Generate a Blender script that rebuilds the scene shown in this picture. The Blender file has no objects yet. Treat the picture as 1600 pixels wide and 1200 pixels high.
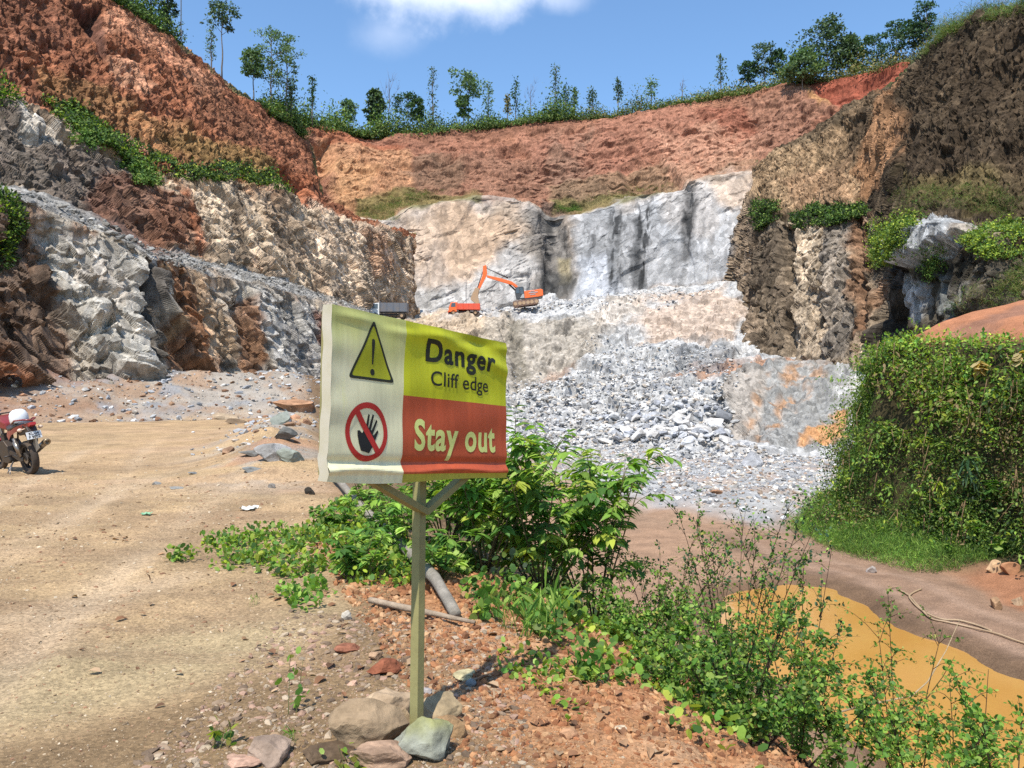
import bpy, math, random
import numpy as np
from mathutils import Vector, Matrix

# ------------------------------------------------------------------ camera, sky, sun, exposure
SC = bpy.context.scene
F = 1203.0            # focal length in photograph pixels (1600 wide)
EYE = 1.6
cam_data = bpy.data.cameras.new("camera"); cam = bpy.data.objects.new("camera", cam_data)
SC.collection.objects.link(cam); SC.camera = cam
cam.location = (0, 0, EYE); cam.rotation_euler = (math.radians(90), 0, 0)
cam_data.sensor_width = 36; cam_data.lens = 36*F/1600
cam_data.clip_start = 0.05; cam_data.clip_end = 8000
SUN = Vector((-0.165, -0.46, 0.87)).normalized()      # direction towards the sun
elev = math.asin(SUN.z); azim = math.atan2(SUN.x, SUN.y)
world = bpy.data.worlds.new("World"); SC.world = world; world.use_nodes = True
wn = world.node_tree; wn.nodes.clear()
def N(nt, t, **kw):
    n = nt.nodes.new(t)
    for k, v in kw.items(): setattr(n, k, v)
    return n
sky = N(wn, 'ShaderNodeTexSky', sky_type='NISHITA', sun_disc=False)
sky.sun_elevation = elev; sky.sun_rotation = azim % (2*math.pi)
sky.altitude = 600; sky.air_density = 1.15; sky.dust_density = 1.2; sky.ozone_density = 2.6
bg = N(wn, 'ShaderNodeBackground'); bg.inputs[1].default_value = 0.15
wo = N(wn, 'ShaderNodeOutputWorld')
tc = N(wn, 'ShaderNodeTexCoord'); sp = N(wn, 'ShaderNodeSeparateXYZ')
wn.links.new(tc.outputs['Generated'], sp.inputs[0])
def M(nt, op, a, b=None, clamp=False):
    n = N(nt, 'ShaderNodeMath', operation=op); n.use_clamp = clamp
    for i, v in enumerate((a, b)):
        if v is None: continue
        if isinstance(v, (int, float)): n.inputs[i].default_value = v
        else: nt.links.new(v, n.inputs[i])
    return n.outputs[0]
yy = M(wn, 'MAXIMUM', sp.outputs[1], 0.05)
cx = M(wn, 'DIVIDE', sp.outputs[0], yy); cz = M(wn, 'DIVIDE', sp.outputs[2], yy)
nz = N(wn, 'ShaderNodeTexNoise'); nz.inputs['Scale'].default_value = 9; nz.inputs['Detail'].default_value = 9; nz.inputs['Roughness'].default_value = 0.6
wn.links.new(tc.outputs['Generated'], nz.inputs['Vector'])
def cloud(x0, z0, rx, rz, amp, lo, hi):
    ex = M(wn, 'DIVIDE', M(wn, 'SUBTRACT', cx, x0), rx); ez = M(wn, 'DIVIDE', M(wn, 'SUBTRACT', cz, z0), rz)
    r = M(wn, 'SQRT', M(wn, 'ADD', M(wn, 'MULTIPLY', ex, ex), M(wn, 'MULTIPLY', ez, ez)))
    v = M(wn, 'ADD', M(wn, 'SUBTRACT', 1.0, r), M(wn, 'MULTIPLY', M(wn, 'SUBTRACT', nz.outputs[0], 0.5), amp))
    mr = N(wn, 'ShaderNodeMapRange', interpolation_type='SMOOTHSTEP')
    wn.links.new(v, mr.inputs[0]); mr.inputs[1].default_value = lo; mr.inputs[2].default_value = hi
    return mr.outputs[0]
c1 = cloud(-0.075, 0.555, 0.185, 0.115, 1.1, 0.05, 0.62)
c2 = M(wn, 'MULTIPLY', cloud(0.065, 0.50, 0.06, 0.028, 1.5, 0.0, 1.0), 0.45)
c3 = M(wn, 'MULTIPLY', cloud(-0.16, 0.455, 0.06, 0.04, 1.3, 0.0, 1.2), 0.35)
cm = M(wn, 'MINIMUM', M(wn, 'ADD', M(wn, 'ADD', c1, c2), c3), 0.93)
mx = N(wn, 'ShaderNodeMix', data_type='RGBA')
tint = N(wn, 'ShaderNodeMix', data_type='RGBA', blend_type='MULTIPLY'); tint.inputs[0].default_value = 1
wn.links.new(sky.outputs[0], tint.inputs[6]); tint.inputs[7].default_value = (0.68, 0.81, 0.89, 1)
wn.links.new(cm, mx.inputs[0]); wn.links.new(tint.outputs[2], mx.inputs[6]); mx.inputs[7].default_value = (4.2, 4.6, 5.5, 1)
wn.links.new(mx.outputs[2], bg.inputs[0]); wn.links.new(bg.outputs[0], wo.inputs[0])
sl = bpy.data.lights.new("sun", 'SUN'); sl.energy = 3.7; sl.angle = math.radians(0.53); sl.color = (1.0, 0.955, 0.88)
so = bpy.data.objects.new("sun", sl); SC.collection.objects.link(so)
so.rotation_euler = SUN.to_track_quat('Z', 'Y').to_euler(); so.location = (-30, -40, 90)
SC.view_settings.view_transform = 'Standard'; SC.view_settings.look = 'None'
SC.view_settings.exposure = 0.74; SC.view_settings.gamma = 1
SC.cycles.max_bounces = 6; SC.cycles.transparent_max_bounces = 4
SC.cycles.use_denoising = False
SC.cycles.sample_clamp_indirect = 4
rng = np.random.default_rng(7); random.seed(7)

# ------------------------------------------------------------------ numpy noise
def hsh(ix, iy, iz, seed):
    h = (ix.astype(np.int64)*73856093) ^ (iy.astype(np.int64)*19349663) ^ (iz.astype(np.int64)*83492791) ^ (seed*2654435761)
    h = (h & 0xffffffff).astype(np.uint32)
    h ^= h >> np.uint32(15); h = h*np.uint32(2246822519); h ^= h >> np.uint32(13); h = h*np.uint32(3266489917); h ^= h >> np.uint32(16)
    return h.astype(np.float32)*np.float32(1/4294967295.0)
def vnoise(p, seed=0):
    f = np.floor(p); t = (p-f).astype(np.float32); t = t*t*(3-2*t); i = f.astype(np.int64)
    r = 0
    for dx in (0, 1):
        wx = t[:, 0] if dx else 1-t[:, 0]
        for dy in (0, 1):
            wy = t[:, 1] if dy else 1-t[:, 1]
            for dz in (0, 1):
                wz = t[:, 2] if dz else 1-t[:, 2]
                r = r + wx*wy*wz*hsh(i[:, 0]+dx, i[:, 1]+dy, i[:, 2]+dz, seed)
    return r*2-1
def fbm(p, scale, octs=4, seed=0, gain=0.5, aniso=(1, 1, 1)):
    q = p/scale/np.array(aniso); a = 1.0; r = 0; s = 0
    for o in range(octs):
        r = r+a*vnoise(q, seed+o*17); s += a; a *= gain; q = q*2.03+11.7
    return r/s
TONE = [None]
def facet(p, scale, seed=0, aniso=(1, 1, 1), off=0.6, tilt=0.7, soft=.12, crack=0.0, box=False, rot=0, lean=.65, tone=0.0):
    if rot: a_ = math.radians(rot); p = np.stack([p[:, 0]*math.cos(a_)+p[:, 1]*math.sin(a_), -p[:, 0]*math.sin(a_)+p[:, 1]*math.cos(a_), p[:, 2]], 1)
    # broken rock: each nearest cell is a plane of its own tilt and level, joined by short steep steps
    q = (p/scale/np.array(aniso)).astype(np.float32); n = len(p)
    fl = np.floor(q).astype(np.int64)
    b1 = np.full(n, 1e9, np.float32); b2 = b1.copy(); v1 = np.zeros(n, np.float32); v2 = v1.copy(); t1 = v1.copy()
    for dx in (-1, 0, 1):
        for dy in (-1, 0, 1):
            for dz in (-1, 0, 1):
                a, b, c = fl[:, 0]+dx, fl[:, 1]+dy, fl[:, 2]+dz
                h = [hsh(a, b, c, seed+k) for k in range(3)]
                vx = q[:, 0]-a-h[0]; vy = q[:, 1]-b-h[1]; vz = q[:, 2]-c-h[2]
                d = np.maximum(np.maximum(vx*vx, vy*vy), vz*vz) if box else vx*vx+vy*vy+vz*vz
                e = [(x*7.31+y*3.17) % 1 for x, y in ((h[0], h[1]), (h[1], h[2]), (h[2], h[0]), (h[0], h[2]))]
                w = tilt*2*((e[0]-.5)*vx+(e[1]-.5)*vy+(e[2]-lean)*vz)+off*(e[3]-.5)
                m = d < b1
                if tone: t1 = np.where(m, (e[0]*3.7+h[2]*2.3) % 1, t1)
                m2 = (~m) & (d < b2)
                b2 = np.where(m, b1, np.where(m2, d, b2)); v2 = np.where(m, v1, np.where(m2, w, v2))
                b1 = np.where(m, d, b1); v1 = np.where(m, w, v1)
    if tone: TONE[0] = TONE[0]*(1+tone*(2*t1-1))
    e = np.sqrt(b2)-np.sqrt(b1); g = .5+.5*np.clip(e/soft, 0, 1)
    return (v1*g+v2*(1-g)-crack*np.exp(-(e/.07)**2))*scale
def sstep(a, b, x):
    t = np.clip((x-a)/(b-a), 0, 1); return t*t*(3-2*t)
def lin(r, g, b, k=.60, des=.16):
    c = [(v/255/12.92 if v/255 <= .04045 else ((v/255+.055)/1.055)**2.4)*k for v in (r, g, b)]
    l = .3*c[0]+.6*c[1]+.1*c[2]
    return tuple(v*(1-des)+l*des for v in c)

# ------------------------------------------------------------------ object helpers
COL = SC.collection
def link(name, me, parent=None):
    o = bpy.data.objects.new(name, me); COL.objects.link(o)
    if parent is not None: o.parent = parent
    return o
def tag(o, label=None, cat=None, group=None, kind=None):
    if label: o['label'] = label
    if cat: o['category'] = cat
    if group: o['group'] = group
    if kind: o['kind'] = kind
    return o
def empty(name, loc, rz=0, label=None, cat=None, group=None):
    o = bpy.data.objects.new(name, None); COL.objects.link(o); o.empty_display_size = .2
    o.location = loc; o.rotation_euler = (0, 0, rz); return tag(o, label, cat, group)
def make_mesh(name, V, Fc, col=None, smooth=False, mats=(), midx=None):
    """V (n,3); Fc (m,k) or a list of such arrays with k = 3 or 4; col (n,3) per vertex"""
    V = np.asarray(V, np.float32)
    if not isinstance(Fc, list): Fc = [Fc]
    Fc = [np.asarray(f, np.int32) for f in Fc if len(f)]
    me = bpy.data.meshes.new(name); me.vertices.add(len(V)); me.vertices.foreach_set('co', V.ravel())
    loops = np.concatenate([f.ravel() for f in Fc]); tot = np.concatenate([np.full(len(f), f.shape[1], np.int32) for f in Fc])
    me.loops.add(len(loops)); me.loops.foreach_set('vertex_index', loops)
    me.polygons.add(len(tot)); st = np.concatenate([[0], np.cumsum(tot)[:-1]]).astype(np.int32)
    me.polygons.foreach_set('loop_start', st); me.polygons.foreach_set('loop_total', tot)
    me.polygons.foreach_set('use_smooth', np.full(len(tot), smooth))
    for m in mats: me.materials.append(m)
    if midx is not None: me.polygons.foreach_set('material_index', midx)
    if col is not None:
        at = me.attributes.new('Col', 'FLOAT_COLOR', 'POINT')
        c4 = np.ones((len(V), 4), np.float32); c4[:, :3] = col; at.data.foreach_set('color', c4.ravel())
    me.update(); me.validate(); return me

# ------------------------------------------------------------------ materials
def new_mat(name):
    m = bpy.data.materials.new(name); m.use_nodes = True; nt = m.node_tree
    return m, nt, nt.nodes['Principled BSDF']
def noise_node(nt, scale, detail=6, rough=.6, vec=None):
    n = N(nt, 'ShaderNodeTexNoise'); n.inputs['Scale'].default_value = scale; n.inputs['Detail'].default_value = detail; n.inputs['Roughness'].default_value = rough
    if vec is not None: nt.links.new(vec, n.inputs['Vector'])
    return n.outputs[0]
def rangemap(nt, v, a, b, c, d):
    mr = N(nt, 'ShaderNodeMapRange'); nt.links.new(v, mr.inputs[0])
    for i, x in enumerate((a, b, c, d)): mr.inputs[i+1].default_value = x
    return mr.outputs[0]
def earth_mat(name, s1, s2, bump=.5, bdist=.1, lo=.65, hi=1.35, rough=.95, bscale=None, spec=.15, speck=0, zs=1.0, blocks=0):
    """vertex colour (what the ground is made of) broken up by two noises, noise bump"""
    m, nt, b = new_mat(name)
    at = N(nt, 'ShaderNodeAttribute', attribute_name='Col'); g = N(nt, 'ShaderNodeNewGeometry')
    pos = g.outputs['Position']
    if zs != 1.0: mp = N(nt, 'ShaderNodeMapping'); mp.inputs['Scale'].default_value = (1, 1, zs); nt.links.new(pos, mp.inputs[0]); pos = mp.outputs[0]
    n1 = noise_node(nt, s1, 8, .65, pos); n2 = noise_node(nt, s2, 5, .7, pos)
    f = M(nt, 'MULTIPLY', rangemap(nt, n1, .3, .7, lo, hi), rangemap(nt, n2, .3, .7, lo+.1, hi-.1))
    if speck:
        vo = N(nt, 'ShaderNodeTexVoronoi'); vo.inputs['Scale'].default_value = speck; nt.links.new(pos, vo.inputs['Vector'])
        sx = N(nt, 'ShaderNodeSeparateXYZ'); nt.links.new(vo.outputs['Color'], sx.inputs[0])
        f = M(nt, 'MULTIPLY', f, rangemap(nt, sx.outputs[0], 0, 1, .72, 1.28))
    mul = N(nt, 'ShaderNodeVectorMath', operation='SCALE'); nt.links.new(at.outputs['Color'], mul.inputs[0]); nt.links.new(f, mul.inputs['Scale'])
    nt.links.new(mul.outputs[0], b.inputs['Base Color'])
    b.inputs['Roughness'].default_value = rough; b.inputs['Specular IOR Level'].default_value = spec
    bn = noise_node(nt, bscale or s2, 9, .7, pos)
    if blocks:      # small fracture blocks of different height
        for sc_, am in ((blocks, .5), (blocks*2.7, .3)):
            vb = N(nt, 'ShaderNodeTexVoronoi', distance='CHEBYCHEV'); vb.inputs['Scale'].default_value = sc_; nt.links.new(pos, vb.inputs['Vector']); sb_ = N(nt, 'ShaderNodeSeparateXYZ'); nt.links.new(vb.outputs['Color'], sb_.inputs[0])
            bn = M(nt, 'ADD', bn, M(nt, 'MULTIPLY', sb_.outputs[1], am)); bn = M(nt, 'ADD', bn, M(nt, 'MULTIPLY', vb.outputs['Distance'], -am))
    bu = N(nt, 'ShaderNodeBump'); bu.inputs['Strength'].default_value = bump; bu.inputs['Distance'].default_value = bdist
    nt.links.new(bn, bu.inputs['Height']); nt.links.new(bu.outputs[0], b.inputs['Normal'])
    return m
def leaf_mat(name, transl=.35, rough=.55):
    m, nt, b = new_mat(name)
    at = N(nt, 'ShaderNodeAttribute', attribute_name='Col')
    nt.links.new(at.outputs['Color'], b.inputs['Base Color']); b.inputs['Roughness'].default_value = rough
    b.inputs['Specular IOR Level'].default_value = .25
    t = N(nt, 'ShaderNodeBsdfTranslucent')
    sc = N(nt, 'ShaderNodeVectorMath', operation='MULTIPLY'); nt.links.new(at.outputs['Color'], sc.inputs[0]); sc.inputs[1].default_value = (1.5, 1.7, .7)
    nt.links.new(sc.outputs[0], t.inputs[0])
    mx = N(nt, 'ShaderNodeMixShader'); mx.inputs[0].default_value = transl
    nt.links.new(b.outputs[0], mx.inputs[1]); nt.links.new(t.outputs[0], mx.inputs[2])
    nt.links.new(mx.outputs[0], nt.nodes['Material Output'].inputs[0]); return m
def paint_mat(name, rgb, rough=.45, metal=0, dirt=.25, dirtcol=(.25, .19, .12), scale=6, bump=0, spec=.5):
    m, nt, b = new_mat(name)
    g = N(nt, 'ShaderNodeTexCoord'); n = noise_node(nt, scale, 8, .7, g.outputs['Object'])
    mx = N(nt, 'ShaderNodeMix', data_type='RGBA'); nt.links.new(rangemap(nt, n, .35, .75, 0, min(1, dirt*2)), mx.inputs[0])
    mx.inputs[6].default_value = (*rgb, 1); mx.inputs[7].default_value = (*dirtcol, 1)
    nt.links.new(mx.outputs[2], b.inputs['Base Color']); b.inputs['Roughness'].default_value = rough; b.inputs['Metallic'].default_value = metal
    b.inputs['Specular IOR Level'].default_value = spec
    if bump:
        bu = N(nt, 'ShaderNodeBump'); bu.inputs['Strength'].default_value = bump; bu.inputs['Distance'].default_value = .01
        nt.links.new(n, bu.inputs['Height']); nt.links.new(bu.outputs[0], b.inputs['Normal'])
    return m
# ------------------------------------------------------------------ terrain
MAT_NEAR = earth_mat('dry_earth', 1.3, 42, bump=.6, bdist=.02, lo=.78, hi=1.24, bscale=60, speck=60)
MAT_CLIFF = earth_mat('quarry_rock', .6, 3.2, bump=1.0, bdist=.22, lo=.62, hi=1.38, bscale=2.6, speck=2.6, zs=.55, blocks=1.1)
MAT_SOIL = earth_mat('cut_earth', .8, 4.5, bump=1.0, bdist=.22, lo=.66, hi=1.32, bscale=2.4, speck=5, zs=.38)
MAT_FAR = earth_mat('pale_rock_face', .35, 2.2, bump=.7, bdist=.2, lo=.78, hi=1.18, bscale=1.6, speck=1.4, zs=.7, blocks=.6)
MAT_STONE = earth_mat('broken_stone', .9, 7, bump=.6, bdist=.1, lo=.72, hi=1.28, speck=2.6)
def poly_sd(x, y, pts):
    """signed distance, negative inside"""
    pts = np.array(pts, float); d = np.full(len(x), 1e9); ins = np.zeros(len(x), bool)
    for i in range(len(pts)):
        a, b = pts[i-1], pts[i]; e = b-a; wx, wy = x-a[0], y-a[1]
        t = np.clip((wx*e[0]+wy*e[1])/(e@e+1e-9), 0, 1); d = np.minimum(d, (wx-e[0]*t)**2+(wy-e[1]*t)**2)
        if a[1] != b[1]:
            c = ((y < a[1]) != (y < b[1])) & (x < (b[0]-a[0])*(y-a[1])/(b[1]-a[1])+a[0]); ins ^= c
    d = np.sqrt(d); return np.where(ins, -d, d)
def paint(col, PX, PY, n1, n2, zones):
    """zones of different ground; (points, rgb, softness, raggedness, strength[, streak])"""
    for z in zones:
        pts, c, soft, warp, al = z[:5]
        P = np.array(pts, float); mg = soft+warp*1.2
        m = (PX > P[:, 0].min()-mg) & (PX < P[:, 0].max()+mg) & (PY > P[:, 1].min()-mg) & (PY < P[:, 1].max()+mg)
        if not m.any(): continue
        sd = poly_sd(PX[m]+n1[m]*warp, PY[m]+n2[m]*warp, pts)
        w = al*sstep(soft, -soft, sd)
        if len(z) > 5: w = w*sstep(-.15, .25, z[5][m])
        col[m] = col[m]*(1-w[:, None])+np.array(c)*w[:, None]
    return col
def spread(rows, x0, x1, n, far=.6):
    """column positions: denser where the face runs away in depth"""
    x = np.linspace(x0, x1, 3000); sp = np.zeros(len(x))
    for r in rows[:-1]:
        r = np.array(r, float); d = np.interp(x, r[:, 0], r[:, 2]); g = np.abs(np.gradient(d, x)); sp = np.maximum(sp, np.minimum(g*F/d*far*.12, 6))
    w = np.sqrt(1+sp**2); k = np.ones(61)/61; w = np.convolve(np.pad(w, 30, mode='edge'), k, 'valid'); c = np.concatenate([[0], np.cumsum((w[1:]+w[:-1])/2)]); return np.interp(np.linspace(0, c[-1], n), c, x)
class Sheet: pass
SHEETS = {}
def loft(name, rows, pxs, nv, surf, base, zones, mat, label=None, smooth=False, seed=0, shift=1.0, gain=1.0, soil_from=99, soilk=1):
    """rows: polylines of (photo x, photo y, distance in m) lying on the real surface, bottom to top.
    surf(P, vrow) -> displacement along the normal, base(P, vrow) -> colour"""
    pxs = np.asarray(pxs, float); nu = len(pxs); R = []
    for r in rows:
        r = np.array(r, float); py = np.interp(pxs, r[:, 0], r[:, 1]); d = np.interp(pxs, r[:, 0], r[:, 2])
        k = np.ones(9)/9; pad = lambda a: np.convolve(np.pad(a, 4, mode='edge'), k, 'valid'); py, d = pad(py), pad(d)
        R.append(np.stack([(pxs-800)/F*d, d, EYE-(py-600)/F*d], 1))
    vs, rowv = [], []
    for i in range(len(R)-1):
        n = nv[i]
        for j in range(n):
            t = j/n; vs.append(R[i]*(1-t)+R[i+1]*t); rowv.append(i+t)
    vs.append(R[-1]); rowv.append(len(R)-1)
    G = np.stack(vs); nr = len(vs)          # (nr, nu, 3)
    rv = np.repeat(np.array(rowv), nu)
    # smooth across the rows a little so that edges are not ruled lines
    Gs = G.copy(); Gs[1:-1] = (G[:-2]+2*G[1:-1]+G[2:])/4; G = Gs
    tu = np.gradient(G, axis=1); tv = np.gradient(G, axis=0); nm = np.cross(tu, tv); nm /= np.linalg.norm(nm, axis=2, keepdims=True)+1e-9
    P = G.reshape(-1, 3); Nn = nm.reshape(-1, 3)
    tocam = np.array([0, 0, EYE])-P; flip = np.sign((Nn*tocam).sum(1)); flip[flip == 0] = 1
    # a steady orientation: the majority sign
    Nn = Nn*(1 if flip.sum() > 0 else -1)
    PX0 = 800+F*P[:, 0]/P[:, 1]; PY0 = 600-F*(P[:, 2]-EYE)/P[:, 1]
    TONE[0] = np.ones(len(P)); disp = surf(P, rv, PX0, PY0)
    n1 = fbm(P, 7*shift, 5, seed+91, .6); n2 = fbm(P, 7*shift, 5, seed+191, .6)
    P2 = P+Nn*disp[:, None]
    col = base(P, rv, PX0, PY0).astype(float)
    stk = fbm(P, 2.2*shift, 3, seed+55, .6, aniso=(1, 1, 9)); fine = fbm(P, .9*shift, 3, seed+77)
    zz = []
    for z in zones:
        z = list(z)
        if len(z) > 5: z[5] = stk if z[5] == 's' else fine
        zz.append(z)
    col = paint(col, PX0, PY0, n1*3, n2*3, zz)
    if soilk != 1: col = col*np.where((rv > soil_from)[:, None], soilk*np.array([1.08, .97, .90]), 1)
    if name == 'cliff_back': col = col*(1-STAIN)+np.array(lin(72, 72, 72))*STAIN
    col = np.clip(col*gain*TONE[0][:, None], .01, .9)
    i = np.arange(nr*nu).reshape(nr, nu)
    q = np.stack([i[:-1, :-1], i[:-1, 1:], i[1:, 1:], i[1:, :-1]], 2).reshape(-1, 4)
    if flip.sum() > 0: pass
    rvf = rv[q[:, 0]]; me = make_mesh(name, P2, q, col, smooth, [mat, MAT_SOIL], (rvf > soil_from).astype(np.int32))
    o = link(name, me); tag(o, kind='structure')
    if label: o['label'] = label
    S = Sheet(); S.P = P2; S.N = Nn; S.px = 800+F*P2[:, 0]/P2[:, 1]; S.py = 600-F*(P2[:, 2]-EYE)/P2[:, 1]; S.rv = rv; S.obj = o; SHEETS[name] = S
    return S
def on_sheet(S, px, py):
    i = np.argmin((S.px-px)**2+(S.py-py)**2); return S.P[i].copy()
def pick(S, poly, n, soft=6, jitter=0):
    """n random points of a sheet inside a patch"""
    P = np.array(poly, float); ok = (S.px > P[:, 0].min()-20) & (S.px < P[:, 0].max()+20) & (S.py > P[:, 1].min()-20) & (S.py < P[:, 1].max()+20)
    idx = np.nonzero(ok)[0]
    if len(idx) == 0: return np.zeros((0, 3)), np.zeros((0, 3))
    w = fbm(S.P[idx], 2.5, 3, 5)*soft*2.2
    sd = poly_sd(S.px[idx]+w, S.py[idx]+w, poly); idx = idx[sd < 0]
    if len(idx) == 0: return np.zeros((0, 3)), np.zeros((0, 3))
    j = rng.choice(idx, n); p = S.P[j].copy(); s = jitter or .4
    p += rng.normal(0, s*.4, p.shape)*(1, 1, .2)
    return p, S.N[j]

# rock/soil row weights helper
def rw(rv, vals):
    return np.interp(rv, np.arange(len(vals)), vals)

# ---- left cliff: scree foot, lower rock face, bench, upper rock face, grass ledge, soil slope, rim, hilltop
LEFT_ROWS = [
 [(-300,600,27),(-150,580,30),(0,590,33),(100,612,36),(215,632,37.5),(250,612,40.5),(350,620,45),(440,622,51),(510,620,57),(580,605,66),(650,560,84)],
 [(-300,320,31),(-150,300,35),(0,303,38),(50,318,38.4),(100,338,39.5),(150,357,40.6),(190,378,41.4),(235,404,42.5),(260,404,45),(330,428,49),(430,446,56),(520,479,65),(580,496,78),(600,503,86),(650,508,96)],
 [(-300,290,39),(-150,268,43),(0,285,45),(50,298,46.2),(100,314,47.4),(150,333,49),(200,360,50.5),(240,382,52),(290,400,55),(330,410,57),(430,434,64),(520,464,74),(570,482,84),(600,496,96),(650,499,106)],
 [(-300,110,46),(-150,110,49),(0,140,51.5),(60,170,53),(150,222,56),(250,274,60),(350,276,66),(440,300,74),(500,335,83),(560,350,93),(625,362,103),(650,372,106)],
 [(-300,60,49),(-150,70,52),(0,100,55),(60,145,57),(150,195,60),(250,240,64),(350,258,70),(440,284,79),(500,330,88),(560,347,96),(625,358,104),(650,368,107)],
 [(-300,-300,56),(-150,-230,59),(0,-120,65),(90,-60,69),(150,-15,71),(200,12,73),(240,40,76),(300,82,81),(350,122,87),(410,166,94),(455,197,101),(482,225,105),(500,312,100),(560,345,100),(650,365,108)],
 [(-300,-330,75),(-150,-250,78),(0,-120,85),(90,-62,88),(150,-12,91),(200,16,93),(240,44,96),(300,86,101),(350,126,107),(410,170,114),(455,201,120),(482,235,122),(500,330,112),(560,350,105),(650,370,110)],
]
def surf_left(P, rv, px, py):
    rock = rw(rv, [.75, .6, .7, .5, .25, .25, .3]); soil = rw(rv, [0, 0, 0, .2, 1, .6, .5])
    Ps = P.copy(); Ps[:, 1] += P[:, 2]*.45; low = (rv < 1.05); bench = np.clip((1-np.abs(rv-1.5)/.53)*4, 0, 1)
    rock = rock*(1-.93*bench)*np.clip(np.abs(rv-1.02)/.14, .35, 1)
    d = rock*(facet(Ps, 3.2, 3, (.8, .8, 4), .55, .10, .05, .05, True, 72, .7, .10)+.9*facet(Ps, 1.5, 13, (.75, .75, 2.4), .65, .26, .05, .05, True, 66, .8, .15)+1.1*facet(Ps, .62, 23, (.8, .8, 1.7), .75, .5, .06, .05, False, 80, .8, .18)+.45*facet(Ps, 1.7, 29, (.8, .8, 2), .4, .5, .06, 0, False, 0, .7, .12))
    d += rock*.9*fbm(P, 8, 3, 2, aniso=(1, 1, 3.5))
    d += soil*(1.1*fbm(P, 9, 3, 8)-.45*sstep(.15, .5, fbm(P, 1.3, 3, 10))+.15*facet(P, 1.6, 33, (1, 1, 1.6), .6, .6)+.34*facet(P, .42, 43, (.7, .7, 3.2), 1.3, .9, .1, 0, False, 0, .75, .16)+.25*facet(P, .9, 44, (.8, .8, 1.6), 1.0, .6, .1, 0, False, 0, .75, .08)+.5*fbm(P, .7, 2, 9, aniso=(.6, .6, 7)))
    d += bench*.35*fbm(P, 1.2, 4, 12)
    # the tall dark cleft in the lower face, and the hollow under the ledge at the far end
    if True:
        d -= 2.2*sstep(9, 0, np.abs(px-232-(py-500)*.02))*(rv > .12)*(rv < .97)
        d -= 1.2*sstep(7, 0, np.abs(px-288))*(rv > .1)*(rv < .95)
        sd = poly_sd(px, py, [(405, 255), (450, 262), (482, 290), (470, 318), (440, 290)]); d -= 3.0*sstep(4, -12, sd)
        sd = poly_sd(px, py, [(96, 0), (165, 5), (167, 95), (130, 50)]); d -= 2.6*sstep(1, -22, sd)
    return d
def base_left(P, rv, px, py):
    rockl = np.array(lin(166, 152, 132)); rocku = np.array(lin(188, 160, 128)); bench = np.array(lin(160, 154, 144)); soil = np.array(lin(164, 100, 62)); top = np.array(lin(120, 110, 60))
    t = rw(rv, [0, 0, 1, 1, 1, 1, 1])[:, None]
    c = rockl*np.ones((len(P), 1))
    m = (rv > 1.0) & (rv < 2.0); c[m] = bench
    m = (rv >= 2.0) & (rv <= 3.2); c[m] = rocku
    m = (rv > 3.2); c[m] = soil
    m = (rv > 5.03); c[m] = top
    # iron staining in vertical sheets and random blotches
    s = fbm(P, 3, 5, 31, .6, (.7, .7, 6)); rk = (rv < 1) | ((rv > 2) & (rv < 3.2))
    w = (sstep(.05, .35, s)*rk*.6)[:, None]; c = c*(1-w)+np.array(lin(170, 118, 76))*w
    s = fbm(P, 1.3, 4, 37, .6, (.7, .7, 5)); w = (sstep(.1, .4, s)*rk*.6)[:, None]; c = c*(1-w)+np.array(lin(84, 66, 50))*w
    s = fbm(P, 3, 4, 39, .6); w = (sstep(.0, .4, s)*(rv > 3.2)*(rv < 5)*.55)[:, None]; c = c*(1-w)+np.array(lin(112, 66, 44))*w
    return c
CRM, GRY, ORG, DRK, SOIL = lin(206,182,150), lin(192,184,168), lin(196,118,58), lin(66,52,42), lin(190,110,62)
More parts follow.
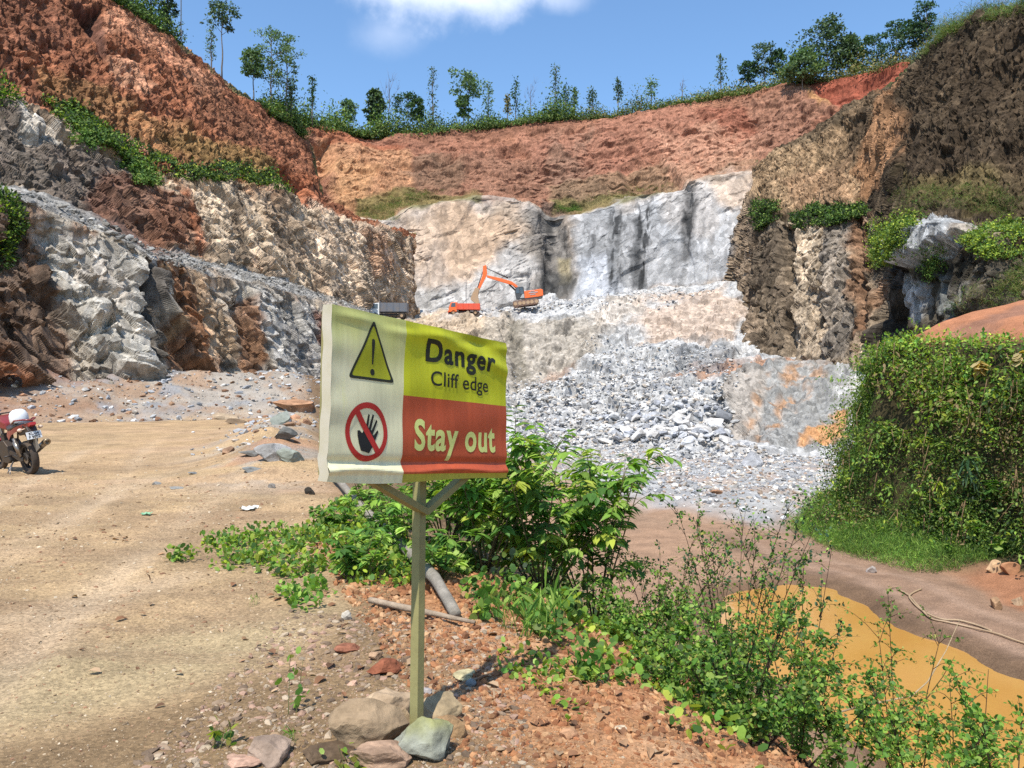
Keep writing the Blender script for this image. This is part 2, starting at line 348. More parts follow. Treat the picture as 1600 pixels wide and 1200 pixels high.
Z_LEFT = [
 ([(-300,300),(30,318),(70,420),(120,520),(110,640),(-300,640)], lin(124,86,58), 8, 10, .7),
 ([(60,330),(230,410),(225,590),(180,600),(100,440)], lin(188,180,166), 12, 12, .75),
 ([(120,450),(225,470),(228,605),(150,570)], GRY, 12, 10, .5),
 ([(240,405),(290,425),(330,440),(330,590),(240,585)], lin(158,104,60), 5, 12, .8),
 ([(250,415),(264,415),(262,560),(250,560)], lin(214, 170, 120), 4, 8, .85),
 ([(300,430),(345,440),(380,450),(378,560),(330,560),(310,480)], lin(220, 182, 138), 6, 14, .8),
 ([(330,445),(400,452),(398,500),(352,498)], GRY, 8, 8, .6),
 ([(380,470),(410,470),(415,590),(385,590)], lin(156,104,60), 4, 9, .8),
 ([(408,455),(515,485),(510,600),(430,600),(412,520)], lin(176,170,160), 6, 10, .85),
 ([(495,480),(512,486),(512,570),(500,560)], lin(120,66,38), 4, 5, .8),
 ([(-300,540),(0,545),(60,600),(120,640),(-300,660)], lin(176,112,68), 8, 8, .8),
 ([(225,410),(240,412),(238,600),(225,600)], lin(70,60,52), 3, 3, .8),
 # upper face
 ([(-300,100),(20,150),(90,200),(150,240),(200,330),(130,330),(60,300),(-300,290)], lin(116,104,92), 10, 14, .85),
 ([(20,165),(90,190),(90,215),(30,215)], lin(206,192,172), 6, 8, .85),
 ([(150,260),(200,265),(290,300),(280,400),(230,392),(150,335)], lin(122, 80, 58), 10, 14, .85),
 ([(205,300),(300,330),(290,410),(240,392)], lin(150, 98, 66), 10, 14, .6),
 ([(300,300),(345,275),(420,290),(470,330),(500,430),(470,440),(330,412),(298,395)], lin(220, 192, 156), 12, 18, .85),
 ([(288,290),(304,290),(320,405),(300,400)], lin(160,90,48), 5, 6, .8),
 ([(355,290),(366,290),(400,420),(388,420)], lin(88,68,50), 4, 5, .75),
 ([(410,290),(450,300),(480,400),(462,420)], lin(120,92,66), 6, 10, .6),
 ([(480,330),(560,350),(620,368),(625,470),(520,460)], lin(220, 192, 158), 10, 18, .8),
 ([(560,360),(600,365),(612,420),(590,440)], lin(190,130,84), 8, 10, .6),
 # soil
 ([(185,12),(240,45),(300,88),(360,135),(340,150),(270,110),(210,60),(150,60)], lin(206, 140, 98), 5, 10, .85),
 ([(165,90),(215,100),(250,140),(220,150),(180,135)], lin(212, 150, 108), 8, 14, .85),
 ([(110,0),(163,10),(166,92),(135,55)], lin(116, 76, 60), 3, 4, .85),
 ([(-300,-300),(110,-60),(100,60),(0,100),(-300,60)], lin(134, 84, 58), 12, 20, .6),
 ([(300,100),(420,190),(440,240),(350,215),(290,150)], lin(134, 90, 62), 10, 14, .6),
 ([(60,110),(180,150),(300,200),(430,250),(440,285),(350,262),(250,240),(150,190),(60,140)], lin(166,120,66), 8, 10, .6),
 ([(240,205),(330,215),(430,250),(420,280),(300,250)], lin(146,122,58), 8, 12, .45),
 ([(190,205),(225,215),(235,235),(200,225)], lin(210,160,120), 4, 4, .8),
 ([(400,160),(482,215),(480,262),(455,255),(420,215)], lin(166,106,70), 6, 8, .6),
 ([(450,262),(485,270),(500,335),(560,350),(625,362),(560,350),(470,320)], lin(186,108,62), 4, 5, .8),
]
pxL = np.concatenate([np.linspace(-300, -10, 60), spread(LEFT_ROWS, -8, 650, 760)])
S_LEFT = loft('cliff_left', LEFT_ROWS, pxL, [150, 26, 120, 16, 190, 20], surf_left, base_left, Z_LEFT, MAT_CLIFF, seed=1, gain=1.45, soil_from=3.1)

# ---- far cliff: rock wall with soil slope above and hilltop behind
BACK_ROWS = [
 [(440,520,112),(640,510,114),(750,505,117),(850,505,120),(1000,500,120),(1100,500,116),(1250,560,104),(1500,600,96)],
 [(440,400,114),(600,400,117),(640,400,118),(750,400,121),(850,400,123),(860,400,125),(1000,390,121),(1100,390,117),(1160,400,112),(1250,400,106),(1500,440,98)],
 [(440,345,115),(500,345,116),(585,352,119),(612,340,120),(640,318,122),(700,309,123),(770,308,124),(830,316,125),(858,338,127),(900,332,126),(960,318,124),(1040,292,122),(1120,276,120),(1180,264,117),(1260,235,110),(1350,195,103),(1500,190,98)],
 [(440,335,117),(500,335,120),(585,335,122),(640,312,125),(700,304,126),(770,303,127),(830,308,128),(870,324,130),(960,306,128),(1040,284,126),(1120,268,124),(1180,256,121),(1260,220,114),(1350,180,107),(1500,170,101)],
 [(440,240,124),(500,255,128),(560,265,134),(640,258,135),(740,250,136),(850,245,137),(960,235,136),(1080,215,133),(1180,200,128),(1260,165,122),(1350,140,116),(1500,110,108)],
 [(440,190,128),(480,202,132),(560,211,142),(640,216,144),(740,203,146),(850,190,146),(960,182,144),(1010,172,142),(1080,158,140),(1150,146,136),(1220,134,132),(1260,130,130),(1340,118,124),(1440,94,114),(1500,80,110)],
 [(440,192,150),(480,204,154),(560,213,164),(640,217,166),(740,205,168),(850,192,168),(960,184,166),(1080,160,162),(1220,136,154),(1340,120,146),(1440,96,136),(1500,82,132)],
]
def surf_back(P, rv, px, py):
    rock = rw(rv, [.36, .36, .34, .15, .1, .15, .1]); soil = rw(rv, [0, 0, .1, 1, 1.1, .6, .4])
    # bedding planes dipping to the left: rotate the sample space
    a = math.radians(-28); Q = P.copy(); Q[:, 0] = P[:, 0]*math.cos(a)-P[:, 2]*math.sin(a); Q[:, 2] = P[:, 0]*math.sin(a)+P[:, 2]*math.cos(a)
    mk = sstep(-.05, .35, fbm(P, 5, 3, 23)); d = rock*(facet(Q, 5.5, 3, (2, 1, 1.2), .45, .12, .06, 0, False, 0, .65, .04)+1.1*mk*facet(Q, 2.0, 13, (1.8, 1, .9), .5, .28, .06, 0, False, 0, .7, .05)+(.25+.6*mk)*facet(Q, .8, 19, (1.5, 1, .8), .6, .5, .08, 0, False, 0, .75, .06)+facet(P, 4, 21, (1, 1, 3), .22, .1, .05, .05, True)+2.2*fbm(P, 14, 3, 4)+.9*fbm(P, 4, 3, 4, aniso=(1, 1, 4)))
    d += soil*(2.2*fbm(P, 15, 3, 6)+1.5*fbm(P, 4.5, 4, 7, aniso=(1.5, 1, .9))-.9*sstep(.12, .4, fbm(P, 5, 3, 17, aniso=(1.8, 1, .6)))+.35*facet(P, 2.6, 31, (1.8, 1, .8), .6, .4)+.45*facet(P, .9, 35, (1.6, 1, .8), .8, .6)+.4*fbm(P, 1.1, 3, 14, aniso=(1, 1, 3)))
    # dark recess right of the pale dome, scarp at the upper right, overhang edge in the red earth
    sd = poly_sd(px, py, [(850, 330), (880, 335), (905, 430), (900, 490), (846, 490)]); d -= 1.3*sstep(10, -20, sd+8*fbm(P, 3, 3, 88))
    for x0 in (1003, 1075): d -= .5*sstep(12, 0, np.abs(px-x0+(py-380)*.06+8*fbm(P, 4, 3, 89)))*(rv < 2)
    sd = poly_sd(px, py, [(1255, 125), (1440, 88), (1500, 90), (1420, 145), (1300, 165)]); d -= 1.6*sstep(3, -10, sd)*sstep(5, 4.6, rv)
    sd = poly_sd(px, py, [(960, 255), (1030, 240), (1090, 300), (980, 300)]); d -= 1.6*sstep(3, -12, sd)
    sd = poly_sd(px, py, [(480, 225), (515, 225), (525, 255), (500, 300), (478, 300)]); d -= 3*sstep(5, -12, sd)
    return d
def base_back(P, rv, px, py):
    c = np.array(lin(210, 186, 160))*np.ones((len(P), 1))
    c[rv > 2.35] = lin(184, 128, 98); c[rv > 5.02] = lin(110, 120, 60)
    s = fbm(P, 6, 4, 61, .6, (1, 1, 2)); w = (sstep(-.1, .4, s)*(rv < 2.3)*.5)[:, None]; c = c*(1-w)+np.array(lin(196, 194, 194))*w
    st = sstep(.0, .14, fbm(P, .9, 4, 67, .6, (.8, .8, 14))); mm = 0
    for x0, wd, am, y0, y1 in ((868, 20, .8, 325, 480), (862, 26, .8, 420, 490), (962, 14, .9, 325, 450), (1003, 13, 1.2, 320, 460), (1018, 9, .9, 350, 430), (1074, 11, .9, 290, 390), (925, 10, .5, 330, 420), (1100, 14, .35, 300, 400), (700, 20, .2, 320, 420), (800, 14, .2, 320, 420)):
        mm = np.maximum(mm, am*np.exp(-((px-x0+(py-380)*.06)/wd)**2)*sstep(y0-10, y0+10, py)*sstep(y1+25, y1-25, py))
    w = (np.clip(mm*(.25+.85*st), 0, .92)*(rv < 2.3))[:, None]; global STAIN; STAIN = w
    s = fbm(P, 9, 4, 63, .6, (2, 1, .6)); w = (sstep(.0, .4, s)*(rv > 2.3)*(rv < 5.02)*.6)[:, None]; c = c*(1-w)+np.array(lin(206, 146, 108))*w
    s = fbm(P, 5, 4, 65, .6, (2, 1, .6)); w = (sstep(.05, .4, s)*(rv > 2.3)*(rv < 5.02)*.5)[:, None]; c = c*(1-w)+np.array(lin(152, 104, 80))*w
    return c
Z_BACK = [
 ([(440,345),(600,352),(640,365),(625,470),(600,520),(440,500)], lin(200,162,122), 8, 14, .7),
 ([(640,400),(850,395),(850,520),(560,520),(630,440)], lin(206,202,196), 16, 22, .8),
 ([(690,320),(800,325),(830,380),(760,420),(700,430)], lin(226, 184, 142), 16, 20, .8), ([(640,325),(700,312),(840,318),(850,400),(700,440),(640,430)], lin(220, 184, 148), 16, 24, .6),
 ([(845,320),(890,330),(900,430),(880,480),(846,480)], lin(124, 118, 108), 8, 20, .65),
 ([(870,400),(890,400),(888,440),(870,440)], lin(200,180,130), 5, 6, .8),
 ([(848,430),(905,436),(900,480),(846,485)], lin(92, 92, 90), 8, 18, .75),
 ([(905,335),(1140,275),(1180,290),(1150,420),(1000,480),(900,470)], lin(208,208,208), 10, 18, .85),
 ([(905,400),(960,390),(980,465),(905,470)], lin(232,234,240), 8, 12, .9),
 ([(1100,280),(1180,266),(1170,330),(1110,320)], lin(224,192,160), 8, 12, .8),
 ([(1040,285),(1110,275),(1100,380),(1040,340)], lin(218,206,194), 8, 14, .7),
 ([(900,335),(1120,285),(1120,420),(905,470)], lin(132, 132, 130), 3, 14, .4, 's'),
 ([(996,330),(1012,328),(1008,450),(990,450)], lin(88, 88, 88), 4, 12, .75),
 ([(950,340),(975,336),(968,440),(955,440)], lin(130, 130, 128), 4, 12, .5, 's'),
 ([(1066,295),(1082,293),(1075,400),(1062,400)], lin(96, 94, 92), 4, 12, .65),
 ([(950,470),(1040,455),(1150,480),(1150,545),(960,530)], lin(212, 182, 154), 10, 18, .8),
 # soil bands
 ([(500,215),(640,222),(650,300),(600,345),(520,335),(505,260)], lin(218, 164, 114), 8, 14, .8),
 ([(520,260),(600,280),(570,330),(530,325)], lin(230, 178, 118), 8, 14, .6),
 ([(445,190),(560,215),(640,222),(600,240),(520,235)], lin(190,110,70), 5, 8, .7),
 ([(660,215),(720,225),(700,300),(650,308),(640,270)], lin(160, 130, 102), 16, 26, .75),
 ([(650,205),(900,188),(905,200),(660,222)], lin(150,104,78), 4, 5, .7),
 ([(720,230),(900,235),(960,300),(830,308),(720,300)], lin(176,132,104), 10, 18, .7),
 ([(800,195),(960,190),(1010,250),(860,260)], lin(194, 138, 110), 8, 18, .65),
 ([(890,190),(930,188),(950,300),(900,310)], lin(166, 136, 112), 16, 34, .6),
 ([(860,280),(1180,240),(1180,262),(960,312),(860,325)], lin(168,142,108), 6, 10, .7),
 ([(950,185),(1160,148),(1200,200),(1100,260),(960,262)], lin(192, 134, 106), 10, 18, .7),
 ([(1080,170),(1160,150),(1185,190),(1100,210)], lin(176, 108, 80), 8, 16, .7),
 ([(1030,215),(1190,200),(1200,250),(1060,285)], lin(222,168,134), 8, 16, .75),
 ([(1160,145),(1255,128),(1300,165),(1250,230),(1180,240)], lin(182,134,106), 8, 12, .8),
 ([(1260,122),(1440,92),(1500,90),(1420,150),(1300,165)], lin(178, 94, 66), 4, 6, .95),
 ([(1255,130),(1280,145),(1300,165),(1280,168)], lin(214,160,96), 4, 5, .9),
 ([(560,320),(640,300),(760,303),(760,310),(640,318),(600,345),(560,345)], lin(136,130,70), 4, 8, .85),
 ([(860,312),(960,300),(1060,282),(1060,292),(960,318),(870,332)], lin(138,134,76), 4, 8, .8),
]
S_BACK = loft('cliff_back', BACK_ROWS, np.linspace(440, 1500, 620), [60, 70, 16, 90, 70, 14], surf_back, base_back, Z_BACK, MAT_FAR, seed=2, shift=1.6, gain=1.15, soil_from=2.3, soilk=.84)

# ---- right cliff: rock columns, shelf, earth slope, rim
RIGHT_ROWS = [
 [(1125,600,134),(1140,600,128),(1156,594,100),(1170,592,88),(1250,594,80),(1310,590,75),(1370,570,69),(1430,570,60),(1500,560,53),(1600,540,45),(1750,540,38),(1950,560,32)],
 [(1125,440,134),(1138,440,126),(1152,448,104),(1175,448,94),(1250,450,86),(1310,450,80),(1362,450,75),(1378,452,65),(1430,450,60),(1500,450,54),(1600,450,47),(1750,450,40),(1950,460,33)],
 [(1125,300,134),(1158,300,126),(1174,326,110),(1188,336,100),(1200,345,97),(1240,348,92),(1300,345,87),(1360,340,82),(1380,400,68),(1430,350,60),(1480,336,57),(1530,350,54),(1560,385,51),(1600,410,48),(1750,430,41),(1950,440,34)],
 [(1125,290,136),(1164,276,128),(1180,272,112),(1205,318,100),(1240,332,95),(1300,325,90),(1360,318,85),(1400,350,72),(1430,335,64),(1480,322,61),(1530,332,58),(1600,370,53),(1750,390,46),(1950,400,38)],
 [(1125,285,136),(1164,270,128),(1178,262,114),(1220,240,107),(1290,205,100),(1350,165,94),(1400,150,84),(1450,160,74),(1520,170,66),(1600,180,60),(1750,180,53),(1950,180,46)],
 [(1125,283,138),(1164,268,130),(1178,260,116),(1225,232,111),(1290,196,106),(1350,162,100),(1400,128,94),(1440,88,86),(1480,48,77),(1530,28,71),(1600,12,65),(1750,-20,57),(1950,-60,50)],
 [(1125,283,130),(1165,266,130),(1225,234,130),(1290,198,126),(1350,164,120),(1400,132,114),(1440,92,106),(1480,54,98),(1530,32,92),(1600,14,86),(1750,-18,78),(1950,-58,70)],
]
def surf_right(P, rv, px, py):
    rock = rw(rv, [.75, .8, .6, .35, .3, .25, .3]); soil = rw(rv, [0, 0, .1, .5, 1.1, .8, .4])
    d = rock*(facet(P, 3.8, 203, (1, 1, 3), .6, .10, .05, .08, True, 84, .7, .12)+.9*facet(P, 1.5, 213, (.7, .7, 2.8), .65, .26, .05, .05, True, 78, .8, .18)+1.1*facet(P, .66, 223, (.8, .8, 1.8), .75, .5, .06, .05, False, 90, .8, .22)+.45*facet(P, 1.7, 229, (.8, .8, 2), .4, .5, .06, 0, False, 0, .7, .14)+1.5*fbm(P, 7, 3, 4, aniso=(1, 1, 3)))
    d += soil*(1.2*fbm(P, 9, 3, 6)+.2*facet(P, 2.0, 231, (1, 1, 1.5), .7, .6)+.45*facet(P, .42, 235, (.6, .6, 3.6), 1.4, .9, .1, 0, False, 0, .75, .24)+.5*fbm(P, .8, 2, 14, aniso=(1, 1, 4)))
    sd = poly_sd(px, py, [(1366, 370), (1400, 380), (1410, 500), (1380, 540), (1360, 500)]); d -= 2.2*sstep(4, -12, sd)
    for x0 in (1222, 1232, 1345): d -= 1.3*sstep(8, 0, np.abs(px-x0))*(rv < 2)*(rv > .1)
    sd = poly_sd(px, py, [(1395, 420), (1400, 375), (1440, 350), (1470, 340), (1520, 345), (1525, 370), (1470, 395), (1430, 420)]); d += 2.0*sstep(3, -14, sd)
    return d
def base_right(P, rv, px, py):
    c = np.array(lin(164, 142, 114))*np.ones((len(P), 1)); c[rv > 2.1] = lin(108, 90, 66); c[rv > 5.02] = lin(96, 104, 52)
    rk = rv < 2.2
    s = fbm(P, 3, 4, 261, .6, (1, 1, 4)); w = (sstep(.0, .3, s)*rk*.75)[:, None]; c = c*(1-w)+np.array(lin(206, 178, 142))*w
    s = fbm(P, 2.4, 4, 263, .6, (1, 1, 2.5)); w = (sstep(.05, .3, s)*rk*.75)[:, None]; c = c*(1-w)+np.array(lin(72, 62, 52))*w
    s = fbm(P, 1.6, 4, 265, .6, (1, 1, 1.5)); w = (sstep(.05, .4, s)*(~rk)*.6)[:, None]; c = c*(1-w)+np.array(lin(134, 116, 88))*w
    s = fbm(P, 3.6, 4, 267, .6, (1, 1, 2)); w = (sstep(.0, .3, s)*(~rk)*(rv < 5)*.7)[:, None]; c = c*(1-w)+np.array(lin(62, 50, 36))*w
    return c
Z_RIGHT = [
 ([(1125,290),(1170,262),(1195,330),(1175,420),(1160,570),(1125,580)], lin(168, 140, 110), 12, 16, .6),
 ([(1140,300),(1160,310),(1150,400),(1138,400)], lin(120,124,128), 4, 6, .7),
 ([(1165,350),(1235,360),(1228,560),(1170,570)], lin(98, 82, 64), 10, 18, .65),
 ([(1235,350),(1285,345),(1275,570),(1232,560)], lin(224, 198, 164), 10, 18, .85),
 ([(1290,350),(1330,345),(1320,560),(1280,565)], lin(150,138,124), 6, 10, .7),
 ([(1325,350),(1362,340),(1360,520),(1325,540)], lin(160, 112, 74), 9, 18, .7),
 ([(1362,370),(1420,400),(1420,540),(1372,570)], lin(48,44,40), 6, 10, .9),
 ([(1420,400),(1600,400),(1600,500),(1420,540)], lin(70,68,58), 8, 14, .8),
 ([(1400,430),(1420,420),(1445,440),(1430,500),(1405,480)], lin(190,192,192), 4, 8, .8),
 ([(1455,420),(1490,430),(1480,500),(1455,480)], lin(150,154,150), 4, 8, .7),
 ([(1490,440),(1530,440),(1530,480),(1490,480)], lin(160,152,138), 4, 8, .6),
 ([(1400,378),(1440,345),(1475,334),(1520,345),(1535,365),(1475,395),(1425,415)], lin(192,192,190), 3, 6, .95),
 ([(1500,352),(1540,350),(1545,375),(1500,380)], lin(180,160,136), 4, 6, .8),
 # tan slope
 ([(1165,268),(1290,200),(1345,165),(1400,150),(1375,230),(1350,320),(1300,330),(1240,335),(1200,325),(1180,300)], lin(196, 158, 112), 8, 12, .85),
 ([(1230,280),(1340,245),(1340,325),(1250,335)], lin(190,146,104), 8, 12, .7),
 ([(1285,200),(1400,130),(1400,260),(1330,290),(1285,250)], lin(120,94,66), 12, 14, .55),
 ([(1310,200),(1360,170),(1372,230),(1330,250)], lin(88,72,54), 10, 12, .75),
 ([(1375,150),(1410,130),(1400,230),(1375,300),(1350,320),(1352,240)], lin(184, 130, 82), 6, 14, .8),
 ([(1400,150),(1450,90),(1600,20),(1950,-60),(1950,300),(1600,300),(1440,300),(1390,250)], lin(88,70,50), 8, 12, .65),
 ([(1400,270),(1600,270),(1600,340),(1540,335),(1480,320),(1410,330)], lin(122,104,58), 10, 14, .7),
 ([(1555,250),(1600,240),(1750,250),(1750,420),(1560,400)], lin(104,84,60), 8, 12, .6),
]
pxR = np.concatenate([spread(RIGHT_ROWS, 1125, 1605, 760), np.linspace(1608, 1950, 70)])
S_RIGHT = loft('cliff_right', RIGHT_ROWS, pxR, [80, 90, 16, 110, 130, 16], surf_right, base_right, Z_RIGHT, MAT_CLIFF, seed=3, gain=1.1, soil_from=2.6)

# ---- rubble slope climbing from the pit floor to the working bench
RUB_ROWS = [
 [(420,724,60),(640,724,60),(800,722,60),(950,722,56),(1020,742,51),(1100,752,48),(1200,758,46),(1340,760,44),(1420,770,42)],
 [(420,645,74),(640,645,74),(800,655,72),(950,660,70),(1080,655,68),(1135,668,66),(1160,690,60),(1220,715,55),(1320,722,52),(1420,730,50)],
 [(420,590,86),(640,590,86),(800,592,86),(950,585,85),(1080,575,84),(1140,582,80),(1180,580,76),(1250,575,74),(1340,576,72),(1420,580,70)],
 [(420,520,94),(560,510,96),(640,505,98),(720,502,101),(800,512,102),(860,502,102),(920,505,101),(1000,530,96),(1100,538,92),(1150,555,90),(1180,568,86),(1250,572,80),(1340,570,76),(1420,570,72)],
 [(420,490,100),(560,500,103),(640,499,106),(740,492,109),(800,485,110),(850,479,111),(920,474,111),(1000,464,110),(1080,456,107),(1150,452,103),(1180,500,98),(1250,560,92),(1420,560,84)],
 [(420,478,118),(640,480,120),(740,478,123),(800,470,126),(860,462,129),(950,462,128),(1000,452,126),(1060,440,122),(1130,430,118),(1180,450,112),(1250,540,104),(1420,550,96)],
]
def surf_rub(P, rv, px, py):
    a = rw(rv, [.1, .5, .6, .55, .35, .3])
    slab = sstep(4, -10, poly_sd(px, py, [(1140, 590), (1300, 570), (1350, 715), (1240, 720), (1130, 690)]))
    d = a*(1-.6*slab)*(facet(P, 2.6, 303, (1.3, 1.3, .7), .5, .6)+.9*facet(P, 1.0, 305, (1.2, 1.2, .7), .8, .8)+.6*facet(P, .45, 307, (1, 1, .8), .9, .8))+1.2*fbm(P, 9, 3, 308)
    d += slab*(1.6*fbm(P, 5, 4, 309, .5, (1, 1, 1))+.7*fbm(P, 1.2, 3, 310, .6, (.6, 1, 2)))
    sd = poly_sd(px, py, [(780, 520), (920, 505), (930, 545), (880, 585), (800, 590)]); d -= 1.2*sstep(3, -14, sd)
    return d
def base_rub(P, rv, px, py):
    c = np.array(lin(204, 202, 198))*np.ones((len(P), 1))
    s = fbm(P, 3, 5, 321, .65); w = (sstep(-.1, .35, s)*.5)[:, None]; c = c*(1-w)+np.array(lin(214, 206, 196))*w
    s = fbm(P, 1.4, 4, 323, .65); w = (sstep(.05, .4, s)*.6)[:, None]; c = c*(1-w)+np.array(lin(126, 128, 134))*w
    return c
Z_RUB = [
 ([(480,478),(640,490),(760,495),(800,505),(800,540),(600,520),(480,500)], lin(214,182,140), 6, 8, .8),
 ([(640,520),(800,505),(930,500),(940,540),(890,590),(780,600),(640,600)], lin(186,172,152), 8, 12, .85),
 ([(850,570),(905,560),(900,590),(840,600)], lin(176,138,110), 6, 8, .6),
 ([(795,505),(815,508),(825,580),(798,590)], lin(140,130,110), 5, 8, .7),
 ([(905,492),(1000,470),(1000,500),(930,510)], lin(218,198,174), 6, 8, .6),
 ([(985,500),(1060,470),(1150,455),(1160,540),(1080,545),(990,535)], lin(212, 182, 154), 12, 20, .8),
 ([(1080,560),(1150,570),(1300,565),(1340,575),(1250,585),(1120,590),(1040,590)], lin(196,140,96), 4, 6, .85),
 ([(1060,545),(1140,545),(1150,570),(1050,580)], lin(150,152,154), 6, 8, .7),
 ([(1135,590),(1300,572),(1340,715),(1230,720),(1130,690)], lin(158, 156, 150), 6, 12, .9),
 ([(1140,600),(1200,600),(1180,690),(1140,680)], lin(186,172,156), 5, 8, .7),
 ([(1182,622),(1200,620),(1180,665),(1160,672)], lin(190, 140, 92), 9, 22, .8, 'f'),
 ([(1228,600),(1256,596),(1236,655),(1206,708),(1188,698),(1210,650)], lin(198, 146, 96), 9, 22, .85, 'f'),
 ([(1258,604),(1292,592),(1280,630),(1252,640)], lin(200, 150, 104), 9, 20, .75, 'f'),
 ([(1278,668),(1330,640),(1330,690),(1256,712)], lin(222, 156, 84), 5, 14, .9),
]
S_RUB = loft('rubble_slope', RUB_ROWS, np.linspace(420, 1420, 620), [110, 110, 90, 40, 50], surf_rub, base_rub, Z_RUB, MAT_STONE, seed=4, gain=1.15)

# ------------------------------------------------------------------ ground: track, falling edge, pit floor, right bank
def edge_x(y): return np.interp(y, [-5, 0, 2.5, 3.5, 5, 7, 10, 18, 30, 42, 60], [3.2, 1.7, .95, .62, .1, -.75, -1.9, -4.4, -7.5, -11, -18])
def toe_x(y): return np.interp(y, [0, 5, 17, 19, 22, 25, 29, 33, 37, 45, 60], [17, 15.3, 13.4, 12.8, 12.8, 11.4, 11.0, 13.3, 17, 23, 33])
def apron(y): return np.interp(y, [15, 20, 25, 33], [3.2, 3.0, 2.6, .9])
POOL = [((x-800)/F*(5.62*F/(y-600)), 5.62*F/(y-600)) for x, y in
        [(1090,962),(1130,928),(1200,914),(1290,914),(1340,928),(1395,962),(1455,992),(1525,1018),(1600,1048),(1800,1110),(1900,1350),(1500,1350),(1390,1230),(1310,1140),(1240,1075),(1180,1035),(1120,1000)]]
RUTS = [lambda y: -1.75-.14*y-.9*np.sin(y*.13), lambda y: -3.25-.14*y-.9*np.sin(y*.13), lambda y: -3.6-.26*y+.8*np.sin(y*.2), lambda y: -5.05-.26*y+.8*np.sin(y*.2)]
def ground_z(x, y, fine=True):
    x = np.asarray(x, float); y = np.asarray(y, float); p = np.stack([x, y, np.zeros_like(x)], 1)
    s = (x-edge_x(y))*.88+.35*fbm(p, 1.6, 3, 401)*np.clip(y/6, .3, 1.6)
    z = -np.interp(s, [-1, 0, .5, 1.5, 3, 4.6, 6.2, 8], [0, .03, .16, .72, 1.95, 3.25, 3.9, 4.0])
    z += .07*fbm(p, 2.2, 3, 402)*sstep(1.5, 5, y)+.03*fbm(p, .5, 3, 403)
    # left-over bank of rock waste along the edge, scree at the foot of the left face
    berm = np.exp(-((x-edge_x(y)+1.0)/1.3)**2)*sstep(11, 16, y)*sstep(34, 26, y); z += berm*(.55+.3*fbm(p, 1.2, 3, 404))
    ya = np.interp(x, [-60, -40, -25, -17.5, -9, 0], [18, 21, 27, 33, 38, 45]); t = np.clip(y-ya, 0, 12)
    z += np.where(s < 2, np.minimum(t, 7)*(.30+.08*fbm(p, 1.5, 4, 405)), 0)
    sp_ = sstep(1, 4, s); z += sp_*(.12*fbm(p, 3.5, 3, 406)+.05*fbm(p, .7, 3, 407))
    # gravel spread in the pit
    g = sstep(6, -4, poly_sd(x, y, [(2.5, 60), (3.5, 42), (7.5, 33), (11, 31), (17, 36), (25, 50), (22, 62)])*1.5)
    z += g*(.45+.25*fbm(p, 1.4, 4, 408)+.35*fbm(p, 5, 2, 409))*sp_
    for xc in RUTS: rr = x-xc(y); z += sstep(2, 4, y)*sstep(26, 18, y)*(s < -1)*(-.022*np.exp(-(rr/.13)**2)+.010*np.exp(-((np.abs(rr)-.24)/.08)**2))*(.6+.8*fbm(p, 1.5, 2, 415))
    # right bank
    sb = x-toe_x(y)+.5*fbm(p, 3, 3, 410); ap = apron(y)
    h = np.interp(sb, [0, .4, 1], [0, .12, .3])+np.clip(sb-1, 0, None)*.25
    st = np.clip((sb-ap)/1.5, 0, 1); h = np.where(sb > 0, np.minimum(h, 1.4)+st*np.interp(y, [17, 24, 29, 35], [4.9, 5.5, 6.0, 3.6])+np.clip(sb-ap-1.5, 0, 12)*.26, 0)
    z += h
    # pool
    ps = poly_sd(x, y, POOL)+.7*fbm(p, 1.3, 3, 411); z -= .35*sstep(.5, -1.0, ps)*sp_; z += .05*sp_*sstep(0, .8, ps)
    if fine:
        f = sstep(40, 12, y)*(y < 45)
        z += f*(.012*fbm(p, .12, 3, 412)+.02*sstep(-.2, .6, s)*(s < 6)*facet(p+[0, 0, .5], .16, 413, off=2.2, tilt=1.2)/.16*.8)
        red = sstep(-1.0, .3, s)*sstep(5, 3, s)*sstep(12, 8, y); z += red*(.06*fbm(p, .35, 4, 414))
    return z
ys = np.concatenate([np.linspace(-14, 1.3, 30, endpoint=False), 1.3*np.exp(np.linspace(0, math.log(78/1.3), 760))])
tx = np.concatenate([np.linspace(-7, -.95, 50, endpoint=False), np.linspace(-.95, .98, 660), np.linspace(1.0, 5, 50)])
Y, T = np.meshgrid(ys, tx, indexing='ij'); X = T*np.maximum(np.abs(Y), 1.3)*1.0 if True else 0
X = T*np.where(Y < 1.3, 1.3+(1.3-Y)*.4, Y)
gx, gy = X.ravel(), Y.ravel(); gz = ground_z(gx, gy)
GP = np.stack([gx, gy, gz], 1)
gd = np.maximum(gy, 1.0); gpx = 800+F*gx/gd; z0 = ground_z(gx, gy, False); gpy = 600-F*(z0-EYE)/gd
s_ = (gx-edge_x(gy))*.88; p0 = np.stack([gx, gy, gx*0], 1)
gn1, gn2 = fbm(p0, 1.6, 5, 431, .6), fbm(p0, 1.6, 5, 432, .6)
gc = np.array(lin(209, 171, 117))*np.ones((len(gx), 1))
def gmix(w, rgb):
    global gc
    w = np.clip(w, 0, 1)[:, None]; gc = gc*(1-w)+np.array(rgb)*w
gmix(sstep(-.1, .4, fbm(p0, 3.0, 5, 433, .6))*.6*(s_ < 0), lin(214, 172, 120))
gmix(sstep(-.1, .4, fbm(p0, .9, 5, 434, .65))*.65*(s_ < 0), lin(180, 146, 104))
gmix(sstep(0, .3, fbm(p0, 2.4, 4, 435, .6, (3, .5, 1)))*.5*(gy > 7)*(s_ < 0), lin(222, 178, 130))
